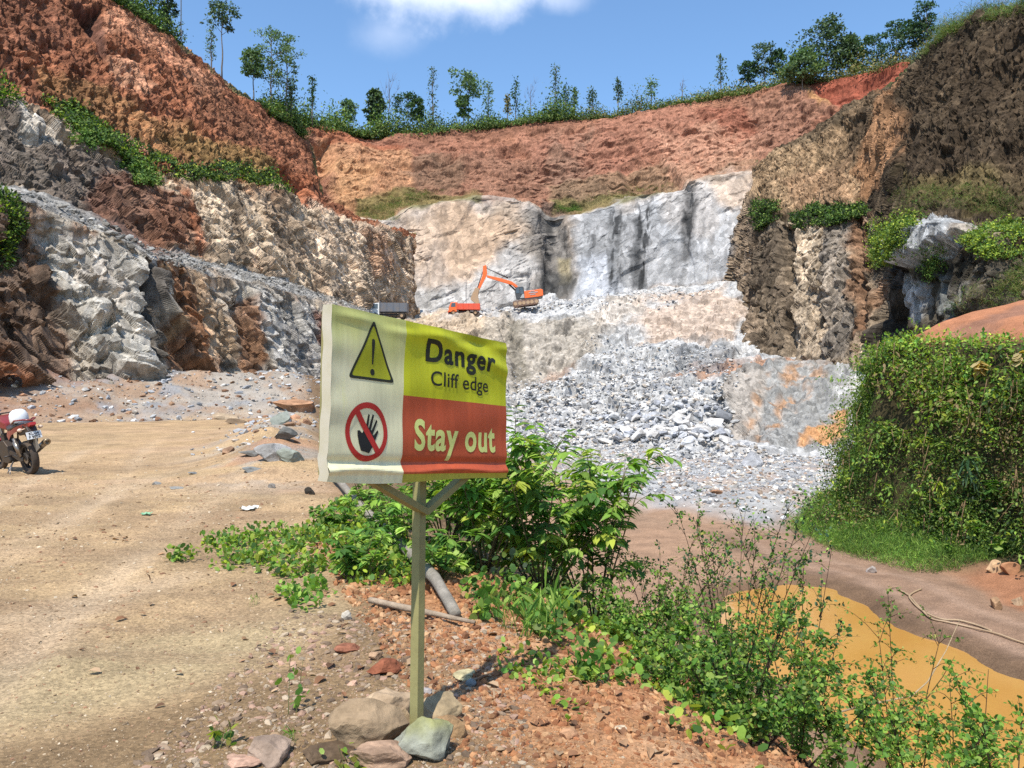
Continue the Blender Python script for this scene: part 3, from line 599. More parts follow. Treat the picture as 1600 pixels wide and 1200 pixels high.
# damp dark band and the sandy wash beside it, near the post
gmix(sstep(.45, -.1, poly_sd(gx+gn1*.5, gy+gn2*.5, [(-3.0, 2.0), (-2.1, 3.2), (-1.25, 4.2), (-.9, 5.2), (-1.3, 6.4), (-.3, 6.6), (.2, 4.6), (.2, 2.0)]))*.85, lin(154, 122, 80))
gmix(sstep(.3, -.2, poly_sd(gx+gn1*.4, gy+gn2*.4, [(-3.6, 2.6), (-2.5, 3.4), (-1.5, 4.6), (-1.4, 5.6), (-2.2, 5.2), (-3.4, 4.0)]))*.6, lin(200, 176, 124))
gmix(sstep(.25, -.1, poly_sd(gx+gn1*.2, gy+gn2*.2, [(-3.6, 4.6), (-2.9, 5.6), (-2.6, 6.4), (-2.75, 6.5), (-3.3, 5.7), (-4.4, 4.5)]))*.6, lin(226, 190, 144)); gmix(sstep(0, .25, fbm(p0, 1.0, 4, 445, .6, (5, .35, 1)))*.5*(gy > 4.5)*(gy < 16)*(s_ < -1), lin(176, 140, 100))
for xc in RUTS: gmix(np.exp(-((gx-xc(gy))/.2)**2)*sstep(2, 4, gy)*sstep(26, 18, gy)*(s_ < -1)*.42*(.5+sstep(-.3, .3, gn1)), lin(224, 190, 146))
# scree
ya = np.interp(gx, [-60, -40, -25, -17.5, -9, 0], [18, 21, 27, 33, 38, 45]); wsc = sstep(-1.5, 1.2, gy-ya+gn1*2.5)*(s_ < 1)
gmix(wsc*.9, lin(188, 176, 160)); gmix(wsc*sstep(-.05, .25, fbm(p0, 2.4, 5, 436, .65))*.75, lin(182, 140, 100)); gmix(wsc*sstep(.0, .3, fbm(p0, 1.5, 5, 437, .65))*.7, lin(164, 168, 172))
gmix(sstep(-18, -24, gx+gn1*4)*wsc*.8, lin(174, 112, 70))
bermw = np.exp(-((gx-edge_x(gy)+1.2)/1.5)**2)*sstep(10, 14, gy)*sstep(38, 30, gy); gmix(bermw*sstep(-.15, .1, gn2)*.8, lin(168, 166, 158)); gmix(bermw*sstep(.1, .3, gn1)*.8, lin(206, 150, 104))
# red crumbly slope, then dark litter lower down, then pit floor
wr = sstep(-.9, -.1, s_+gn1*.5)*sstep(9, 6, gy); gmix(wr*.92, lin(208, 148, 98, .6, .08)); gmix(wr*sstep(0, .3, fbm(p0, .5, 4, 438, .6))*.55, lin(178, 116, 74, .6, .08)); gmix(wr*sstep(.05, .35, fbm(p0, .35, 4, 439, .6))*.5, lin(218, 172, 124))
gmix(sstep(7, 10, gy)*sstep(-.6, .3, s_)*sstep(6, 5, s_), lin(150, 118, 82))
wf = sstep(5.2, 6.2, s_+gn1*.5); gmix(wf, lin(190, 148, 112))
gmix(wf*sstep(-.1, .3, fbm(p0, 4, 4, 440, .55, (1, 2.5, 1)))*.75, lin(160, 132, 106)); gmix(wf*sstep(.0, .35, fbm(p0, 2.4, 4, 441, .5, (1, 3, 1)))*.5, lin(208, 160, 120))
gw = sstep(2.5, -1.5, poly_sd(gx, gy, [(2.0, 64), (3.2, 43), (6.5, 34.5), (10, 31), (17, 34), (27, 50), (24, 64)])+gn1*2.2)*wf
gmix(gw, lin(192, 190, 186)); gmix(gw*sstep(-.1, .3, gn2)*.5, lin(160, 162, 166)); gmix(gw*sstep(.1, .4, gn1)*.5, lin(206, 168, 136))
gmix(sstep(3, -2, poly_sd(gx, gy, [(-14, 56), (5, 57), (5, 72), (-16, 72)])+gn1*3)*wf*.8, lin(196, 186, 172))
# wheel track right of the pool; red earth of the bank
sb_ = gx-toe_x(gy); gmix(wf*sstep(-4.2, -3.2, sb_+gn1*.4)*sstep(31, 27, gy)*.9, lin(170, 132, 102)); 
for off in (-2.9, -1.5): gmix(wf*np.exp(-((sb_-off)/.28)**2)*sstep(31, 26, gy)*.6, lin(196, 158, 128))
gmix(wf*np.exp(-((sb_+3.7)/.5)**2)*sstep(31, 26, gy)*.5, lin(120, 96, 76))
gmix(sstep(-.5, .3, sb_+gn1*.6)*sstep(23.5, 21.5, gy)*.9, lin(190, 124, 78)); gmix(sstep(-.2, .6, sb_+gn1*.4)*sstep(21.8, 23.5, gy), lin(106, 96, 50))
gmix(sstep(1.2, 2.0, sb_+gn1)*(gy < 38), lin(84, 74, 44)); gmix(sstep(.3, 1.0, sb_-apron(gy)-1.6+gn1*.6), lin(200, 132, 90, .6, .08)); gmix(sstep(.3, 1.0, sb_-apron(gy)-1.6)*sstep(0, .3, gn2), lin(176, 120, 88))
ps_ = poly_sd(gx, gy, POOL)+.7*fbm(p0, 1.3, 3, 411); gmix(wf*sstep(1.3, .1, ps_+gn1*.5)*.75, lin(124, 94, 64))
i = np.arange(len(gx)).reshape(X.shape); q = np.stack([i[:-1, :-1], i[:-1, 1:], i[1:, 1:], i[1:, :-1]], 2).reshape(-1, 4)
g_o = link('ground', make_mesh('ground', GP, q, np.clip(gc, .01, .9), False, [MAT_NEAR])); tag(g_o, 'dry tan earth track with a crumbling red edge above the pit floor', kind='structure')
Z2D = gz.reshape(X.shape)
def gzq(x, y):
    """height of the ground at a point"""
    return float(ground_z(np.array([x]), np.array([y]))[0])
def on_ground(px, py, dmax=75.):
    d = np.concatenate([np.linspace(1.4, 12, 500), np.linspace(12.05, dmax, 900)]); x = (px-800)/F*d; zr = EYE-(py-600)/F*d; zg = ground_z(x, d, False)
    b = np.nonzero(zr < zg)[0]; k = b[0] if len(b) else len(d)-1
    return np.array([x[k], d[k], ground_z(x[k:k+1], d[k:k+1])[0]])

# muddy pool
m, nt, b = new_mat('muddy_water'); g = N(nt, 'ShaderNodeNewGeometry'); n = noise_node(nt, .5, 4, .5, g.outputs['Position'])
mx_ = N(nt, 'ShaderNodeMix', data_type='RGBA'); nt.links.new(rangemap(nt, n, .35, .65, 0, 1), mx_.inputs[0]); mx_.inputs[6].default_value = (*lin(202, 148, 76, .72, 0), 1); mx_.inputs[7].default_value = (*lin(210, 158, 88, .72, 0), 1)
nt.links.new(mx_.outputs[2], b.inputs['Base Color']); b.inputs['Roughness'].default_value = .05; b.inputs['IOR'].default_value = 1.5
bu = N(nt, 'ShaderNodeBump'); bu.inputs['Strength'].default_value = .16; bu.inputs['Distance'].default_value = .02; nt.links.new(noise_node(nt, 6, 3, .5, g.outputs['Position']), bu.inputs['Height']); nt.links.new(bu.outputs[0], b.inputs['Normal'])
w_o = link('water', make_mesh('water', [(1.5, 4, -4.13), (22, 4, -4.13), (22, 25, -4.13), (1.5, 25, -4.13)], np.array([[0, 1, 2, 3]]), mats=[m])); tag(w_o, 'still orange brown muddy pool on the pit floor', kind='structure')
# outlying land to the horizon
r_ = np.array([(math.cos(a)*3500, math.sin(a)*3500, -9) for a in np.linspace(0, 2*math.pi, 48, endpoint=False)])
t_o = link('terrain', make_mesh('terrain', np.vstack([[(0, 0, -9)], r_]), np.array([[0, 1+k, 1+(k+1) % 48] for k in range(48)]), np.ones((49, 3))*np.array(lin(90, 90, 55)), mats=[MAT_CLIFF])); tag(t_o, kind='structure')
# ------------------------------------------------------------------ small mesh kit
class MB:
    def __init__(s): s.v = []; s.f = []
    def add(s, v, f): n = len(s.v); s.v += [tuple(map(float, q)) for q in v]; s.f += [tuple(i+n for i in g) for g in f]; return s
    def box(s, c, d, R=None, taper=1.0):
        V = []
        for z in (-.5, .5):
            k = taper if z > 0 else 1
            for x, y in ((-.5, -.5), (.5, -.5), (.5, .5), (-.5, .5)):
                q = Vector((x*d[0]*k, y*d[1]*k, z*d[2])); q = R @ q if R is not None else q; V.append(q+Vector(c))
        return s.add(V, [(3, 2, 1, 0), (4, 5, 6, 7), (0, 1, 5, 4), (1, 2, 6, 5), (2, 3, 7, 6), (3, 0, 4, 7)])
    def bar(s, a, b, w, h, up=(0, 0, 1)):
        a, b = Vector(a), Vector(b); d = b-a; x = d.normalized(); y = Vector(up).cross(x)
        if y.length < 1e-4: y = Vector((0, 1, 0)).cross(x)
        y.normalize(); z = x.cross(y); return s.box((a+b)/2, (d.length, w, h), Matrix((x, y, z)).transposed())
    def tube(s, pts, rad, n=8, caps=True):
        pts = [Vector(p) for p in pts]; m = len(pts); rad = rad if hasattr(rad, '__len__') else [rad]*m
        V = []; prev = None
        for i, p in enumerate(pts):
            t = (pts[min(i+1, m-1)]-pts[max(i-1, 0)]).normalized()
            if prev is None: prev = t.orthogonal().normalized()
            prev = (prev-t*prev.dot(t))
            prev = prev.normalized() if prev.length > 1e-6 else t.orthogonal().normalized()
            q = t.cross(prev)
            for k in range(n):
                a = 2*math.pi*k/n; V.append(p+(prev*math.cos(a)+q*math.sin(a))*rad[i])
        Fc = [(i*n+k, i*n+(k+1) % n, (i+1)*n+(k+1) % n, (i+1)*n+k) for i in range(m-1) for k in range(n)]
        if caps: Fc += [tuple(range(n-1, -1, -1)), tuple((m-1)*n+k for k in range(n))]
        return s.add(V, Fc)
    def lathe(s, prof, n=20, axis='z', c=(0, 0, 0)):
        V = []
        for r, h in prof:
            for k in range(n):
                a = 2*math.pi*k/n; x, y = r*math.cos(a), r*math.sin(a)
                V.append({'z': (x, y, h), 'y': (x, h, y), 'x': (h, x, y)}[axis])
        V = [Vector(v)+Vector(c) for v in V]; m = len(prof)
        return s.add(V, [(i*n+k, i*n+(k+1) % n, (i+1)*n+(k+1) % n, (i+1)*n+k) for i in range(m-1) for k in range(n)])
    def prism(s, pts, y0, y1, taper=None):
        """side outline in x-z, from y0 to y1"""
        n = len(pts); V = [(x, y0, z) for x, z in pts]+[(x, y1, z) for x, z in pts]
        return s.add(V, [tuple(range(n)), tuple(range(2*n-1, n-1, -1))]+[(k, k+n, (k+1) % n+n, (k+1) % n) for k in range(n)])
    def build(s, name, mat, parent=None, smooth=False, bevel=0):
        me = bpy.data.meshes.new(name); me.from_pydata(s.v, [], s.f); me.update()
        import bmesh
        b = bmesh.new(); b.from_mesh(me); bmesh.ops.recalc_face_normals(b, faces=b.faces)
        if bevel: bmesh.ops.bevel(b, geom=b.edges[:]+b.verts[:], offset=bevel, segments=2, affect='EDGES', profile=.6)
        b.to_mesh(me); b.free()
        if smooth: me.polygons.foreach_set('use_smooth', [True]*len(me.polygons))
        if mat: me.materials.append(mat)
        return link(name, me, parent)

# ------------------------------------------------------------------ warning sign
def sign_uv(u, v, out=0.0):
    XL, XR = -.700, -.028; tl, bl, tr, br = 1.912, 1.222, 1.812, 1.115
    x = XL+(XR-XL)*u; d = 3.0+1.0*u; zt = tl+(tr-tl)*u; zb = bl+(br-bl)*u; x += -.022*(1-v)*(1-u)
    z = zb+(zt-zb)*v
    # loose cloth: sags between the fixings, ripples at top and bottom edge
    nx, ny = .83, -.557
    r = .006*math.sin(u*9+v*3)*(1-abs(v-.5))+.010*math.exp(-((v-.86+.10*u-.12*math.sin(u*2.6+.3))/.045)**2)*sstep(.1, .4, u)
    r += .007*math.exp(-((v-.95)/.03)**2)*math.sin(u*14)+.011*math.exp(-((v-.055-.01*math.sin(u*12))/.022)**2)-.010*math.exp(-((v-.11)/.025)**2)
    r += .0015*math.sin(v*34+u*5)*math.exp(-(u/.08)**2)+.002*math.sin(v*20)*math.exp(-((1-u)/.05)**2)
    r += .003*math.sin(u*31+v*4)*(.3+v*v)+.002*math.sin(v*19-u*8)
    if v < .02: z += -.008*math.sin(u*math.pi*2+.4)-.012*math.sin(u*math.pi)
    return Vector((x+nx*(r+out), d+ny*(r+out), z))
m, nt, b = new_mat('printed_banner'); at = N(nt, 'ShaderNodeAttribute', attribute_name='Col'); g = N(nt, 'ShaderNodeTexCoord')
mp = N(nt, 'ShaderNodeMapping'); nt.links.new(g.outputs['Object'], mp.inputs[0]); mp.inputs['Scale'].default_value = (9, 9, 1.1)
n = noise_node(nt, 2.2, 6, .7, mp.outputs[0]); n2 = noise_node(nt, 3, 6, .7, g.outputs['Object'])
f = M(nt, 'MULTIPLY', rangemap(nt, n, .3, .7, .80, 1.08), rangemap(nt, n2, .3, .7, .93, 1.04))
sc = N(nt, 'ShaderNodeVectorMath', operation='SCALE'); nt.links.new(at.outputs['Color'], sc.inputs[0]); nt.links.new(f, sc.inputs['Scale'])
gm = N(nt, 'ShaderNodeMix', data_type='RGBA', blend_type='MULTIPLY'); nt.links.new(rangemap(nt, n, .58, .75, 0, .55), gm.inputs[0]); nt.links.new(sc.outputs[0], gm.inputs[6]); gm.inputs[7].default_value = (.80, .85, .38, 1)
nt.links.new(gm.outputs[2], b.inputs['Base Color']); b.inputs['Roughness'].default_value = .5; b.inputs['Specular IOR Level'].default_value = .35
BANNER = m
def L0(r, g, b, k=.62): return lin(r, g, b, k, .0)
C_W, C_Y, C_R, C_K, C_RING, C_TXT = L0(246, 238, 202, .98), L0(212, 214, 40, .85), L0(200, 92, 56, .85), L0(56, 58, 40, .6), L0(206, 56, 48, .8), L0(228, 234, 140, .9)
sign = empty('warning_sign', (-.44, 3.5, 0), 0, 'danger cliff edge warning board on a wooden post beside the pit edge', 'sign')
SO = Vector((-.44, 3.5, 0))
us = np.unique(np.concatenate([np.linspace(0, 1, 150), [.352]])); vs = np.unique(np.concatenate([np.linspace(0, 1, 110), [.035, .53]]))
V = []; C = []; Fq = []
for v in vs:
    for u in us: V.append(sign_uv(u, v)-SO)
nu = len(us)
# colour per face through split vertices
VV = []; CC = []
for j in range(len(vs)-1):
    for i in range(nu-1):
        u, v = (us[i]+us[i+1])/2, (vs[j]+vs[j+1])/2
        if u < .352:
            c = np.array(C_W); y = np.array(L0(206, 208, 120, .9)); w = sstep(.62, .98, v+.02*math.sin(u*30)+.02*math.sin(u*71))*.95; c = c*(1-w)+y*w
            w = .22+.40*sstep(.05, .33, u)*sstep(.35, .8, v); c = c*(1-w)+y*w
        elif v > .53: c = np.array(C_Y)*(1-.12*sstep(.9, 1, v))
        elif v > .035: c = np.array(C_R)
        else: c = np.array(L0(224, 214, 84))
        n0 = len(VV); VV += [V[j*nu+i], V[j*nu+i+1], V[(j+1)*nu+i+1], V[(j+1)*nu+i]]; CC += [c]*4; Fq.append((n0, n0+1, n0+2, n0+3))
ban = link('banner', make_mesh('banner', np.array(VV), np.array(Fq), np.array(CC), False, [BANNER]), sign)
import bmesh
bm_ = bmesh.new(); bm_.from_mesh(ban.data); bmesh.ops.remove_doubles(bm_, verts=[v for v in bm_.verts if not (abs(0) > 1)], dist=1e-7) if False else None; bm_.free()
BW, BH = 1.215, .69
def print_shape(name, outline, holes, rgb, out, parent=ban):
    """flat printed outline in board metres (origin lower left), draped on the banner"""
    c = bpy.data.curves.new(name, 'CURVE'); c.dimensions = '2D'; c.fill_mode = 'BOTH'
    for pl in [outline]+holes:
        s = c.splines.new('POLY'); s.points.add(len(pl)-1); s.use_cyclic_u = True
        for k, (x, y) in enumerate(pl): s.points[k].co = (x, y, 0, 1)
    return drape(name, c, rgb, out, parent)
def drape(name, curve, rgb, out, parent, xf=None):
    o = bpy.data.objects.new('tmp', curve); COL.objects.link(o); dg = bpy.context.evaluated_depsgraph_get()
    me = bpy.data.meshes.new_from_object(o.evaluated_get(dg)); bpy.data.objects.remove(o)
    b = bmesh.new(); b.from_mesh(me); bmesh.ops.triangulate(b, faces=b.faces)
    for _ in range(5):
        es = [e for e in b.edges if e.calc_length() > .012]
        if not es: break
        bmesh.ops.subdivide_edges(b, edges=es, cuts=1); bmesh.ops.triangulate(b, faces=b.faces)
    for v in b.verts:
        x, y = (v.co.x, v.co.y) if xf is None else xf(v.co.x, v.co.y); v.co = sign_uv(x/BW, y/BH, out)-SO
    b.to_mesh(me); b.free(); me.name = name
    at = me.attributes.new('Col', 'FLOAT_COLOR', 'POINT'); at.data.foreach_set('color', np.tile([*rgb, 1], len(me.vertices)).astype(np.float32))
    me.materials.clear(); me.materials.append(BANNER); return link(name, me, parent)
def round_poly(pts, r, n=6):
    o = []
    for i in range(len(pts)):
        p = Vector(pts[i]); a = (Vector(pts[i-1])-p).normalized(); c = (Vector(pts[(i+1) % len(pts)])-p).normalized(); h = a.angle(c)/2
        d = r/math.tan(h)
        q0, q1 = p+a*d, p+c*d
        for k in range(n+1):
            t = k/n; o.append(tuple((q0*(1-t)**2+p*2*t*(1-t)+q1*t*t)))
    return o
tri = [(.078*BW, .598*BH), (.305*BW, .598*BH), (.1915*BW, .965*BH)]
cen = Vector((sum(p[0] for p in tri)/3, sum(p[1] for p in tri)/3))
inner = [tuple(cen+(Vector(p)-cen)*.87) for p in tri]
print_shape('warning_triangle', round_poly(tri, .012), [round_poly(inner, .010)], C_K, .0016)
print_shape('triangle_field', round_poly([tuple(cen+(Vector(p)-cen)*.93) for p in tri], .010), [], L0(212, 214, 44), .0010)
x0 = .1915*BW; y0 = .598*BH
def ell(cx, cy, rx, ry, n=40): return [(cx+rx*math.cos(2*math.pi*k/n), cy+ry*math.sin(2*math.pi*k/n)) for k in range(n)]
print_shape('exclamation_mark', [(x0-.004, y0+.066), (x0+.004, y0+.066), (x0+.010, y0+.155), (x0+.009, y0+.168), (x0, y0+.172), (x0-.009, y0+.168), (x0-.010, y0+.155)], [], C_K, .0018)
print_shape('exclamation_dot', ell(x0, y0+.034, .0135, .0135, 24), [], C_K, .0018)
cx_, cy_, R0 = .170*BW, .288*BH, .122
hand = [(-.038,-.075),(.012,-.085),(.035,-.055),(.050,-.030),(.072,.006),(.066,.014),(.040,-.010),(.036,-.004),(.066,.050),(.058,.058),(.028,.010),(.024,.014),(.042,.074),(.032,.080),(.012,.022),(.007,.024),(.014,.076),(.004,.079),(-.008,.022),(-.014,.016),(-.030,-.002),(-.046,.010),(-.058,.008),(-.058,-.010),(-.050,-.045)]
print_shape('hand_pictogram', [(cx_+x*.92, cy_+y*.98-.004) for x, y in hand], [], L0(46, 46, 44), .0014)
print_shape('prohibition_ring', ell(cx_, cy_, R0, R0, 64), [ell(cx_, cy_, R0*.80, R0*.80, 64)], C_RING, .0018)
dv = Vector((-.60, .80)); pv = Vector((.80, .60))*.0135
print_shape('prohibition_bar', [tuple(Vector((cx_, cy_))+dv*R0*.86+pv), tuple(Vector((cx_, cy_))-dv*R0*.86+pv), tuple(Vector((cx_, cy_))-dv*R0*.86-pv), tuple(Vector((cx_, cy_))+dv*R0*.86-pv)], [], C_RING, .0022)
def lettering(text, u0, u1, vbase, vcap, rgb, bold, tr=1.0):
    c = bpy.data.curves.new('lettering', 'FONT'); c.body = text; c.size = 1; c.offset = bold; c.resolution_u = 4; c.space_character = tr; c.fill_mode = 'BOTH'
    o = bpy.data.objects.new('tmp', c); COL.objects.link(o); bpy.context.view_layer.update(); w0 = min(q[0] for q in o.bound_box); w1 = max(q[0] for q in o.bound_box); bpy.data.objects.remove(o)
    cap = .73; xs = (u1-u0)*BW/(w1-w0); ysc = (vcap-vbase)*BH/cap
    return drape('lettering', c, rgb, .0018, ban, lambda x, y: (u0*BW+(x-w0)*xs, vbase*BH+y*ysc))
lettering('Danger', .468, .910, .772, .918, C_K, .029, 1.13)
lettering('Cliff edge', .497, .868, .616, .716, C_K, .008, 1.04)
lettering('Stay out', .413, .913, .192, .392, C_TXT, .030, 1.10)
WOOD = paint_mat('green_weathered_wood', lin(176, 166, 96, .66), .75, 0, .22, lin(120, 110, 66, .66), 9, .4, .2)
PALE = paint_mat('pale_cloth_edge', L0(232, 222, 200), .8, 0, .3, L0(200, 190, 140), 7)
nb = Vector((-.83, .557, 0)); k = []
fr = MB()
def FP(u, v, back): return sign_uv(u, v)-SO+nb*back
for (a, b_) in (((.018, .03), (.018, .97)), ((.982, .03), (.982, .97)), ((.02, .965), (.98, .965)), ((.02, .04), (.98, .04))):
    p, q_ = FP(*a, .044), FP(*b_, .044); fr.bar(p, q_, .034, .034, tuple(nb))
fr.build('batten_frame', WOOD, sign)
ed = MB(); n_ = 24; E = []
for j in range(n_+1):
    v = j/n_; p = sign_uv(0, v, .0005)-SO; E += [p, p+nb*(.052+.002*math.sin(v*22))]
ed.add(E, [(2*j, 2*j+1, 2*j+3, 2*j+2) for j in range(n_)]); ed.build('wrapped_edge', PALE, sign)
pt = Vector((-.405, 3.62, 1.15)); pbm = Vector((-.436, 3.505, -.05))
post = MB(); post.bar(pbm-SO, pt-SO+Vector((-.028, .045, .55)), .046, .046, (0.55, .83, 0)); post.build('post', WOOD, sign, bevel=.003)
jx = pbm.lerp(pt, .86)
for (u, du) in ((.20, 0), (.80, 0)):
    e = sign_uv(u, .0)+nb*.05+Vector((0, 0, .03)); br = MB(); br.bar(jx-SO+Vector((0, 0, .02)), e-SO, .05, .03, (0, 0, 1)); br.build('brace', WOOD, sign, bevel=.002)

# ------------------------------------------------------------------ stones
def ico(sub):
    b = bmesh.new(); bmesh.ops.create_icosphere(b, subdivisions=sub, radius=1); V = np.array([v.co[:] for v in b.verts]); Fc = np.array([[v.index for v in f.verts] for f in b.faces]); b.free(); return V, Fc
ICO1, ICO2, ICO3, ICO4 = ico(1), ico(2), ico(3), ico(5)
def stone_shape(seed, base=ICO2, cuts=9, dmin=.35, dmax=.75, rough=.03):
    r = np.random.default_rng(seed); V = base[0].copy()
    for _ in range(cuts):
        n = r.normal(size=3); n /= np.linalg.norm(n); d = r.uniform(dmin, dmax); e = V@n-d; V -= np.clip(e, 0, None)[:, None]*n
    V += fbm(V+seed, .5, 3, seed)[:, None]*rough*V*2
    return V
def stone_obj(name, seed, loc, size, rot, rgb, mat, base=ICO2, rough=.03, var=.12, top=None, **kw):
    V = stone_shape(seed, base, rough=rough, **kw)*np.array(size)
    R = np.array(Matrix.Rotation(rot[2], 3, 'Z') @ Matrix.Rotation(rot[1], 3, 'Y') @ Matrix.Rotation(rot[0], 3, 'X')); V = V@R.T
    c = np.array(rgb)*(1+var*fbm(V+seed, min(size)*.8, 3, seed)[:, None]*2)
    if top is not None: w = (sstep(.1, .8, V[:, 2]/max(size)+.35*fbm(V+seed, .08, 3, 5)))[:, None]; c = c*(1-w)+np.array(top)*w
    o = link(name, make_mesh(name, V, base[1], np.clip(c, .01, .9), False, [mat])); o.location = loc; return o
ROCKM = earth_mat('stone_surface', 9, 60, bump=.6, bdist=.01, lo=.78, hi=1.22, bscale=38)
def G(px, py): return on_ground(px, py)
post_rocks = [
 ('grey green mossy stone wedged in front of the post foot', (662, 1176), (.15, .11, .13), (0, .1, .3), lin(176, 176, 154), lin(170, 168, 92), 11),
 ('large layered tan boulder left of the post foot', (578, 1158), (.20, .13, .13), (.1, .12, .2), lin(176, 146, 108), None, 12),
 ('pale peach boulder behind the layered one at the post', (606, 1110), (.175, .13, .09), (.1, -.1, .3), lin(212, 178, 136), None, 13),
 ('pointed tan stone right of the post', (686, 1122), (.125, .09, .085), (.2, -.2, .5), lin(192, 164, 118), None, 14),
 ('orange tinted tan stone under the pointed one', (702, 1150), (.10, .08, .07), (.3, .1, .1), lin(196, 152, 98), None, 15),
 ('thin upright stone chip against the left of the post', (634, 1135), (.035, .03, .07), (0, 0, 0), lin(176, 148, 108), None, 16),
 ('rounded pinkish stone cut by the bottom edge under the layered boulder', (598, 1197), (.16, .10, .06), (0, 0, .1), lin(204, 162, 126), None, 17),
 ('grey brown rounded rock at the bottom edge left of the post', (425, 1186), (.10, .09, .075), (0, 0, .2), lin(178, 150, 126), None, 18),
 ('dark brown damp rock at the bottom edge', (512, 1182), (.14, .10, .035), (0, .1, .2), lin(118, 94, 68), None, 19),
 ('flat pink stone slab at the bottom edge of the track', (385, 1196), (.10, .08, .02), (0, 0, .2), lin(206, 160, 130), None, 20),
 ('rusty red brown lump on the soil behind the peach boulder', (600, 1052), (.10, .08, .05), (0, 0, .3), lin(164, 92, 56), None, 21),
 ('reddish flat stone on the soil left of the post', (543, 1018), (.085, .06, .03), (0, .1, .8), lin(176, 108, 74), None, 22),
 ('tan stone chip tilted on the red soil', (588, 1030), (.05, .04, .035), (.4, .2, .8), lin(202, 160, 118), None, 23),
 ('pale yellow stone on the red soil right of the post', (725, 1058), (.075, .055, .03), (0, 0, .8), lin(216, 198, 142), None, 24),
 ('small blue grey stone beside the pale yellow stone', (736, 1072), (.03, .03, .025), (0, 0, .8), lin(142, 150, 150), None, 25),
 ('small pale grey stone chip at the shadow of the board', (668, 1086), (.035, .03, .02), (0, 0, .8), lin(196, 184, 176), None, 26),
 ('white stone among the weeds left of the post', (542, 968), (.045, .035, .045), (0, 0, .8), lin(222, 208, 186), None, 27),
 ('orange stone on the slope at the lower right of the post', (888, 1150), (.05, .04, .03), (0, 0, .8), lin(220, 160, 108), None, 28),
 ('cream stone half way down the red slope', (970, 1138), (.04, .03, .02), (0, 0, .8), lin(230, 200, 160), None, 29),
]
for lab, (px, py), sz, rt, c, top, sd in post_rocks:
    p = G(px, py); o = stone_obj('stone', sd, (p[0], p[1], p[2]+sz[2]*.40), sz, rt, c, ROCKM, ICO4 if max(sz) > .06 else ICO3, .10, .28, top, cuts=14, dmin=.56, dmax=.85); tag(o, lab, 'stone')
far_rocks = [
 ('big orange brown slab of rock at the edge of the track left of the sign', (465, 640), (1.5, .8, .42), lin(206, 150, 104), 41),
 ('tan rock slab beside the orange one with a dark underside', (355, 655), (.75, .5, .28), lin(196, 168, 132), 42),
 ('flat tan rock with a dark hollow under it at the end of the track', (365, 662), (.55, .35, .16), lin(150, 122, 90), 43),
 ('pale green grey block on the waste heap left of the sign', (442, 662), (.38, .3, .30), lin(176, 180, 164), 44),
 ('dark grey block in the middle of the waste heap', (443, 686), (.26, .22, .2), lin(128, 126, 118), 45),
 ('heap of pale grey splintered rock beside the track', (433, 718), (.42, .3, .20), lin(200, 194, 186), 46),
 ('flat grey green slab next to the splintered heap', (458, 718), (.34, .28, .16), lin(166, 170, 152), 47),
 ('small flat grey slab lying on the track near the sign', (393, 736), (.24, .14, .07), lin(158, 158, 152), 48),
 ('tilted grey slab on the track left of the waste heap', (395, 712), (.28, .18, .10), lin(150, 146, 136), 49),
 ('dark stone below the corner of the sign board', (485, 772), (.10, .08, .08), lin(76, 68, 58), 50),
 ('small grey stone on the track below the waste heap', (425, 762), (.08, .06, .05), lin(158, 148, 136), 51),
 ('grey flat stone lying in the middle of the track', (245, 757), (.13, .08, .04), lin(168, 164, 156), 52),
 ('low grey stone right of the flat one on the track', (276, 764), (.13, .07, .025), lin(172, 168, 158), 53),
 ('grey stone at the middle of the track', (303, 741), (.11, .07, .03), lin(150, 150, 146), 54),
 ('large pale boulder alone on the gravel of the pit floor', (1176, 727), (.75, .65, .62), lin(196, 196, 198), 61),
 ('grey angular block left of the lone boulder on the gravel', (1130, 712), (.65, .5, .5), lin(176, 178, 182), 62),
 ('flat orange slab on the gravel of the pit floor', (1122, 772), (.55, .3, .16), lin(206, 152, 110), 63),
 ('dark shattered block at the right end of the rubble heap', (1128, 655), (1.1, .9, 1.0), lin(150, 152, 156), 64),
 ('round orange rock on the red bank near the bush', (1556, 893), (.30, .26, .27), lin(222, 176, 124), 65),
 ('orange rock against the round one on the red bank', (1580, 897), (.34, .22, .24), lin(206, 142, 92), 66),
 ('orange boulder at the edge of the wheel track', (1558, 952), (.24, .2, .22), lin(204, 158, 110), 67),
 ('pale round boulder at the right edge of the frame', (1590, 945), (.19, .17, .2), lin(222, 184, 138), 68),
 ('small whitish stone at the foot of the grass bank', (1363, 895), (.22, .18, .2), lin(200, 184, 170), 69),
]
for lab, (px, py), sz, c, sd in far_rocks:
    S = S_RUB if py < 700 and px > 900 else None
    p = on_sheet(S, px, py) if S else G(px, py)
    o = stone_obj('boulder', sd, (p[0], p[1], p[2]+sz[2]*.35), sz, (.1, .15, random.uniform(0, .6)), c, MAT_STONE if max(sz) > .4 else ROCKM, ICO3, .09, .24, cuts=13, dmin=.4, dmax=.8); tag(o, lab, 'boulder')

